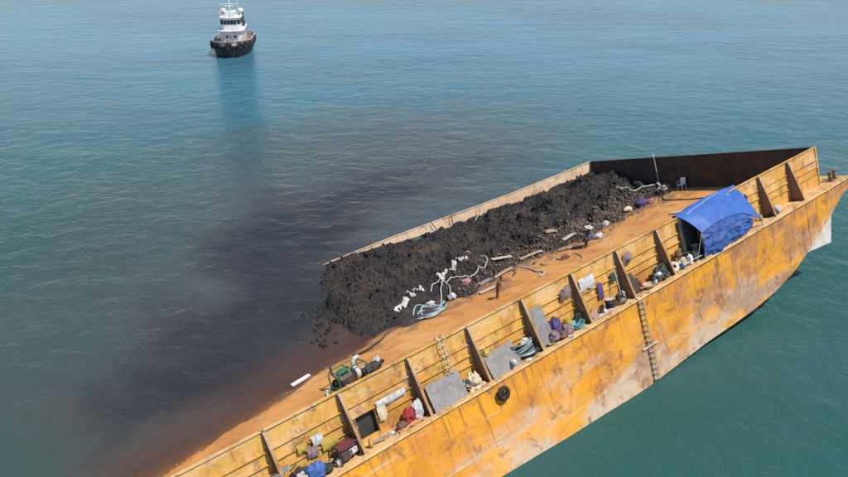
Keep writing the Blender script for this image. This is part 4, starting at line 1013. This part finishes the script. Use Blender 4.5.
# ------------------------------------------------------------------ tarpaulin shelter
def tarp():
    g = thing('tarp_shelter', 'bright blue tarpaulin shelter draped from the side board over the walkway', 'tarpaulin', on(-13, 0, 0))
    ox = -13.0
    def top(u): return Vector((-16.5 + 6.6 * u, 1.30, HW + .20 + .12 * math.sin(u * 3.1) - .03 * math.sin(u * 9)))
    fx = [0, .18, .38, .6, .8, 1]; 
    def front(u):
        return Vector((interp(u, fx, [-15.75, -14.75, -13.3, -11.9, -10.8, -9.35]), interp(u, fx, [.0, -.12, -.16, -.14, -.08, .05]), interp(u, fx, [1.72, 1.92, 1.95, 1.72, 1.28, .42])))
    def f(u, v, o=0.):
        a, b = top(u), front(u); p = a.lerp(b, v)
        p.z += .22 * math.sin(v * math.pi) * (1 - .4 * u) + .16 * math.exp(-((v - .12) / .12) ** 2) * math.exp(-((p.x + 11.24) / .5) ** 2) + .10 * math.exp(-((v - .12) / .12) ** 2) * math.exp(-((p.x + 14.93) / .5) ** 2)
        w = .06 * noise.noise(Vector((u * 4, v * 3, 1))) + .05 * abs(noise.noise(Vector((u * 6 + v * 3, v * 3 - u, 2)))) - .04 * abs(noise.noise(Vector((u * 3 - v * 7, v * 2, 7)))) + .012 * noise.noise(Vector((u * 16, v * 10, 2)))
        p.z += w - o; p.y += w * .5
        return (p.x - ox, p.y, p.z)
    mb = MB().sheet(lambda u, v: f(u, v), 40, 22).sheet(lambda u, v: f(u, v, .02), 40, 22)
    obj('roof_sheet', mb, 'tarp_blue', g, smooth=True)
    # edge hem rope
    obj('hem', MB().tube([Vector(f(i / 40, 1, .01)) for i in range(41)], .028, 6), 'tarp_blue', g, smooth=True)
    # flap over the inside of the side board
    obj('inner_flap', MB().sheet(lambda u, v: (top(u).x - ox, 1.32 + .05 * v + .03 * noise.noise(Vector((u * 6, v * 3, 4))), f(u, 0)[2] - (.55 + .2 * math.sin(u * 5)) * v), 24, 6), 'tarp_blue', g, smooth=True)
    # crumpled lower sheet bundled over stored goods, hanging across the deck edge
    def low(u, v):
        hm_ = Vector(f(.84 * u, 1, .015)); x = hm_.x + ox - .15 * v
        zt = interp(u, [0, .25, .55, 1], [1.60, 1.86, 1.85, 1.10]); zb = interp(u, [0, .3, .6, 1], [-.16, -.12, .06, .28])
        zt = hm_.z; z = zt + (zb - zt) * v
        y = hm_.y + .03 - .16 * math.sin(v * math.pi) + .10 * v
        c = .14 * noise.noise(Vector((u * 5, v * 3.5, 5))) + .13 * abs(noise.noise(Vector((u * 9 + v * 2, v * 5, 6)))) - .10 * abs(noise.noise(Vector((u * 7 - v * 4, v * 6, 9)))) + .03 * noise.noise(Vector((u * 22, v * 14, 6)))
        c *= min(1, v * 4); return (x - ox + c * .4, y + c, z + c * .3)
    obj('lower_sheet', MB().sheet(low, 60, 34), 'tarp_blue_faded', g, smooth=True)
    # dark sheet added at the back for the shade inside the open end
    obj('shelter_shade', MB().sheet(lambda u, v: (-16.6 + 3.2 * u - ox, WY - .16 - .05 * noise.noise(Vector((u * 5, v * 4, 8))), .1 + 2.7 * v), 14, 10), 'tarp_dark', g, smooth=True)
    for (x, y, h_) in ((-15.75, .02, 1.74), (-9.35, .10, .45), (-11.9, .02, 1.7)):
        obj('pole', MB().tube([(x - ox, y, 0), (x - ox, y, h_)], .03, 8), 'plank', g, smooth=True)
    obj('ridge_rope', MB().tube([Vector(f(.08 + .62 * i / 24, .30 - .22 * i / 24, -.03)) for i in range(25)], .022, 5), 'white_hose', g, smooth=True)
    obj('tie_line', MB().tube([(-15.75 - ox, .0, 1.7), (-16.7 - ox, -.02, .1)], .015, 5), 'white_hose', g)
tarp()
def fold_line():
    pass
lump_thing('red_can', 'red can under the right end of the blue tarp', 'can', (-11.4, .2, .05), (.45, .35, .45), 'red_paint', 91, amp=.08)
lump_thing('dark_bag', 'black bag under the right end of the blue tarp', 'bag', (-11.0, .55, .03), (.9, .6, .8), 'tarp_dark', 92)
lump_thing('dark_bag', 'black bundle under the middle of the blue tarp', 'bag', (-12.3, .4, .03), (1.1, .7, .9), 'tarp_dark', 93)
lump_thing('dark_bag', 'black knotted bag hung at the upper right tarp corner', 'bag', (-9.35, 1.0, 1.6), (.3, .2, .6), 'tarp_dark', 94)

# ------------------------------------------------------------------ hull-side gear
ty = thing('tyre_fender', 'single black tyre fender hung on the orange hull side', 'tyre', on(-33.2, -.32 - .05, -.58))
obj('tyre', MB().torus((0, 0, 0), .27, .115, 22, 10, Matrix.Rotation(R(90), 3, 'X'), 1.1), 'black_rubber', ty, smooth=True)
obj('lashing', MB().tube([(0, .0, .27), (0, .18, .45), (0, .34, .62)], .02, 6), 'rope_tan', ty, smooth=True)
lad = thing('rope_ladder', 'rope ladder hanging down the hull side with one long white spreader', 'ladder', on(-22.25, 0, 0))
def lx(z, s): return (s * .22 + .04 * math.sin(z * 1.3) + .055 * z, -.09 - .31 * (-z / 5.03), z)
for s in (-1, 1):
    obj('side_rope', MB().tube([(s * .2, .35, .04), (s * .21, .0, .05)] + [lx(-.05 - .35 * i, s) for i in range(15)], .028, 6), ('dark_steel', 'rope_tan')[s > 0], lad, smooth=True)
for i in range(15):
    z = -.2 - .33 * i; a, b = Vector(lx(z, -1)), Vector(lx(z, 1)); c = (a + b) / 2
    long = (i == 8)
    obj('spreader' if long else 'step', MB().box(c + Vector((0, -.02, 0)), (1.35 if long else .46, .10, .06 if long else .05)), 'white_hose' if long else 'rope_tan', lad)
# mast-like stick and board at the aft stanchion
o = obj('stick', MB().tube([(0, 0, 0), (-.05, .1, 1.8), (-.12, .05, 3.5)], [.04, .035, .025], 6), 'plank', local=on(XS[11] + .1, WY - .2, .05), smooth=True)
tag(o, 'thin wooden stick lashed upright to the aftmost stanchion', 'stick')
g_ = M @ Matrix.Translation((-45.3, .55, .85))
o = obj('beam', MB().box((0, 0, 0), (2.6, .28, .14), Matrix.Rotation(R(-12), 3, 'Y')), 'grey_plank', local=g_, bevel=.01)
tag(o, 'grey timber beam propped across the aftmost stanchion at the picture edge', 'beam')
hose('aft_stick', 'dark bent bar beside the aftmost stanchion', 'bar', [(-44.1, .5), (-43.9, .6), (-43.7, .75)], .03, 'dark_steel', .9, fixz=0.)
# plank afloat at the sunken deck edge
o = obj('floating_plank', MB().box((0, 0, .02), (1.35, .22, .10)), 'tug_white', local=Matrix.Translation((-7.15, 34.5, .02)) @ Matrix.Rotation(R(50), 4, 'Z'), bevel=.01)
tag(o, 'short white plank floating at the edge of the sunken deck', 'plank')

# ------------------------------------------------------------------ tug
def build_tug(pos, heading):
    T = Matrix.Translation(pos) @ Matrix.Rotation(heading, 4, 'Z')
    g = thing('tugboat', 'white and black tugboat with tyre fenders lying off beyond the barge', 'tugboat', T @ Matrix.Scale(.93, 4))
    L2 = 10.0
    def hw(x):
        if x > 3: t_ = min((x - 3) / 7, 1); return 3.7 * math.sqrt(max(1 - t_ ** 2.4, 0)) + .02
        if x < -6: return 3.7 - .5 * ((-6 - x) / 4) ** 2
        return 3.7
    def sheer(x): return 1.35 + .95 * sstep((x + 4) / 14) ** 1.3
    xs_ = [-L2 + .5 * i for i in range(37)] + [8.6, 9.0, 9.35, 9.65, 9.85, 9.95]
    def loft(z0f, z1f, inset, n=4, flare=.0):
        mb = MB(); rows = []
        for x in xs_:
            a, b = z0f(x), z1f(x); row = []
            for j in range(n + 1):
                q = j / n; k = hw(x) * (1 - inset * (1 - q)) + flare * q
                row.append((x - .5 * inset * (1 - q) * max(x - 4, 0), -k, a + (b - a) * q))
            for j in range(n, -1, -1):
                q = j / n; k = hw(x) * (1 - inset * (1 - q)) + flare * q
                row.append((x - .5 * inset * (1 - q) * max(x - 4, 0), k, a + (b - a) * q))
            rows.append(row)
        w = len(rows[0]); vs = [v for r in rows for v in r]
        fs = []
        for i in range(len(rows) - 1):
            for j in range(w - 1):
                if j == n: continue
                fs.append((i * w + j, (i + 1) * w + j, (i + 1) * w + j + 1, i * w + j + 1))
        fs.append(tuple(range(w))); k = (len(rows) - 1) * w; fs.append(tuple(range(k, k + w)))
        return mb.add(vs, fs)
    obj('hull', loft(lambda x: -1.2, lambda x: sheer(x), .22, 6), 'tug_black', g, smooth=True)
    bw = obj('bulwark', loft(lambda x: sheer(x) - .05, lambda x: sheer(x) + .75, .0, 2, .06), 'tug_grey', g, smooth=True)
    dk = MB(); 
    for i in range(len(xs_) - 1):
        a, b = xs_[i], xs_[i + 1]
        dk.add([(a, -hw(a) + .05, sheer(a)), (b, -hw(b) + .05, sheer(b)), (b, hw(b) - .05, sheer(b)), (a, hw(a) - .05, sheer(a))], [(0, 1, 2, 3)])
    obj('deck', dk, 'tug_deck', g)
    capp = [Vector((x, -hw(x) - .06, sheer(x) + .78)) for x in xs_] + [Vector((x, hw(x) + .06, sheer(x) + .78)) for x in xs_[::-1]]
    obj('bulwark_cap', MB().tube(capp, .10, 6), 'tug_grey', g, smooth=True)
    obj('rubbing_strake', MB().tube([Vector((p.x, p.y * 1.02, p.z - .95)) for p in capp], .17, 6), 'black_rubber', g, smooth=True)
    # tyres
    tyres = [(9.9, 0)] + [(x, s) for x in (9.2, 8.0, 6.3, 4.3, 2.2, 0, -2.2, -4.4, -6.6) for s in (-1, 1)]
    for x, s in tyres:
        yv_ = s * (hw(x) + .22); e = .3
        tx = Vector((e, (hw(x + e) - hw(x - e)) / 2 * s, 0)).normalized() if s else Vector((0, 1, 0))
        nrm_ = Vector((tx.y, -tx.x, 0)) if s > 0 else Vector((-tx.y, tx.x, 0))
        if s > 0: nrm_ = -Vector((tx.y, -tx.x, 0))
        rm = Matrix((tx, Vector((0, 0, 1)), tx.cross(Vector((0, 0, 1))))).transposed()
        cx_ = x + (.25 if s == 0 else (.2 if x > 8 else 0))
        rr = .50 if x > 3 else .42
        obj('tyre', MB().torus((cx_, yv_, sheer(x) - .02 - (0 if x > 3 else .1)), rr, .21, 16, 8, rm), 'black_rubber', g, smooth=True)
    # deckhouse, wheelhouse
    hz = 1.75
    house = MB().prism([(-5.2, -2.3), (2.6, -2.3), (3.6, -1.5), (3.6, 1.5), (2.6, 2.3), (-5.2, 2.3)], 2, hz - .4, 4.15)
    ho = obj('deckhouse', house, 'tug_white', g, bevel=.05)
    for (y_, x_) in ((-1.9, 3.12), (1.9, 3.12)): pass
    for y_ in (-.8, .8):
        obj('porthole', MB().lathe([(.24, 0), (.24, .03), (.19, .04), (.01, .04)], 14, (3.6, y_, 3.1), 0), 'tug_glass', ho, smooth=True)
    for x_ in (-4.2, -2.4, -.6, 1.2):
        for s in (-1, 1): obj('porthole', MB().lathe([(.22, -.03), (.22, .03), (.01, .03)], 14, (x_, s * 2.31, 3.1), 1), 'tug_glass', ho, smooth=True)
    for s in (-1, 1): obj('door', MB().bbox((1.7, s * 2.33 - .03, hz - .1), (2.4, s * 2.33 + .03, hz + 1.75)), 'tug_grey', ho, bevel=.02)
    obj('boat_deck', MB().prism([(-5.5, -2.6), (2.8, -2.6), (4.0, -1.7), (4.0, 1.7), (2.8, 2.6), (-5.5, 2.6)], 2, 4.15, 4.25), 'tug_white', g)
    wz0, wz1 = 4.25, 6.55
    wh = obj('wheelhouse', MB().prism([(-1.4, -1.95), (1.9, -1.95), (2.6, -1.25), (2.6, 1.25), (1.9, 1.95), (-1.4, 1.95)], 2, wz0, wz1), 'tug_white', g, bevel=.04)
    def pane(a, b, z0, z1):
        a, b = Vector((*a, 0)), Vector((*b, 0)); d = (b - a).normalized(); nn = Vector((d.y, -d.x, 0))
        c = (a + b) / 2 + nn * .02 + Vector((0, 0, (z0 + z1) / 2)); m_ = Matrix((d, nn, Vector((0, 0, 1)))).transposed()
        obj('window', MB().box(c, ((b - a).length * .84, .05, z1 - z0), m_), 'tug_glass', wh)
    for i in range(4): pane((2.6, -1.25 + 2.5 * i / 4), (2.6, -1.25 + 2.5 * (i + 1) / 4), 5.35, 6.15)
    pane((1.9, -1.95), (2.6, -1.25), 5.35, 6.15); pane((2.6, 1.25), (1.9, 1.95), 5.35, 6.15)
    for i in range(3):
        pane((-1.2 + i * 1.03, -1.95), (-1.2 + (i + 1) * 1.03, -1.95), 5.35, 6.15); pane((-1.2 + (i + 1) * 1.03, 1.95), (-1.2 + i * 1.03, 1.95), 5.35, 6.15)
    rf = obj('wheelhouse_roof', MB().prism([(-1.7, -2.2), (2.1, -2.2), (2.95, -1.4), (2.95, 1.4), (2.1, 2.2), (-1.7, 2.2)], 2, wz1, wz1 + .14), 'tug_white', g, bevel=.03)
    rl = MB()
    for s in (-1, 1):
        for zz in (.45, .9): rl.tube([(-1.5, s * 2.0, wz1 + .14 + zz), (2.0, s * 2.0, wz1 + .14 + zz), (2.7, s * 1.3, wz1 + .14 + zz)], .035, 5)
        for x_ in (-1.5, 0.2, 2.0): rl.tube([(x_, s * 2.0, wz1 + .14), (x_, s * 2.0, wz1 + 1.04)], .035, 5)
    for zz in (.45, .9): rl.tube([(2.7, -1.3, wz1 + .14 + zz), (2.7, 1.3, wz1 + .14 + zz)], .035, 5)
    obj('roof_rail', rl, 'tug_white', rf)
    obj('monkey_island', MB().bbox((-.9, -1.1, wz1 + .14), (1.2, 1.1, wz1 + 1.15)), 'tug_white', g, bevel=.04)
    ma = obj('mast', MB().tube([(0, -.1, wz1 + 1.1), (0, -.1, 11.6)], [.17, .10], 8).tube([(-1.0, -.1, wz1 + 1.1), (0, -.1, 10.3)], .08, 6), 'tug_white', g, smooth=True)
    for z_, wd in ((9.0, 1.9), (10.1, 1.5), (10.9, .9)): obj('crossarm', MB().tube([(0, -.1 - wd, z_), (0, -.1 + wd, z_)], .06, 6), 'tug_white', ma)
    obj('radar_scanner', MB().bbox((.25, -1.0, 8.55), (.45, .8, 8.72)), 'tug_white', ma, bevel=.02)
    obj('aerial', MB().tube([(-.4, 1.5, wz1 + .2), (-.4, 1.5, 10.2)], .045, 5), 'tug_white', g)
    obj('aerial', MB().tube([(-.4, -1.6, wz1 + .2), (-.4, -1.6, 9.2)], .045, 5), 'tug_white', g)
    for s in (-1, 1):
        fu = obj('funnel', MB().lathe([(.62, 4.2), (.62, 5.2), (.55, 7.0), (.50, 7.1)], 14, (-2.9, s * 1.75, 0)), 'tug_funnel', g, smooth=True)
        obj('funnel_top', MB().lathe([(.56, 7.1), (.60, 7.15), (.56, 7.55), (.38, 7.8)], 14, (-2.9, s * 1.75, 0)), 'tug_white', fu, smooth=True)
    obj('searchlight', MB().lathe([(.1, 0), (.2, .08), (.22, .3), (.01, .31)], 12, (2.1, 0, wz1 + .45), 0), 'galv', g, smooth=True)
    obj('windlass', MB().lathe([(.3, -.7), (.3, -.5), (.18, -.48), (.18, .48), (.3, .5), (.3, .7)], 12, (6.2, 0, sheer(6.2) + .5), 1).bbox((5.8, -.5, sheer(6.2)), (6.6, .5, sheer(6.2) + .4)), 'dark_steel', g, smooth=True)
    for s in (-1, 1): obj('bollard', MB().lathe([(.16, 0), (.16, .7), (.24, .72), (.24, .8)], 10, (7.4, s * .9, sheer(7.4))), 'tug_grey', g, smooth=True)
    obj('towing_winch', MB().lathe([(.7, -.9), (.7, -.75), (.4, -.72), (.4, .72), (.7, .75), (.7, .9)], 14, (-7.0, 0, sheer(-7) + .8), 1), 'dark_steel', g, smooth=True)
    # red-brown stores on the after deck
    obj('stores_box', MB().bbox((-5.0, 1.2, 4.25), (-3.8, 2.3, 5.1)), 'maroon', g, bevel=.03)
tp = Vector((-36.6, 141.5, 0)); dc = Vector((36.6, -141.5, 0))
build_tug(tp, math.atan2(dc.y, dc.x) - R(6))
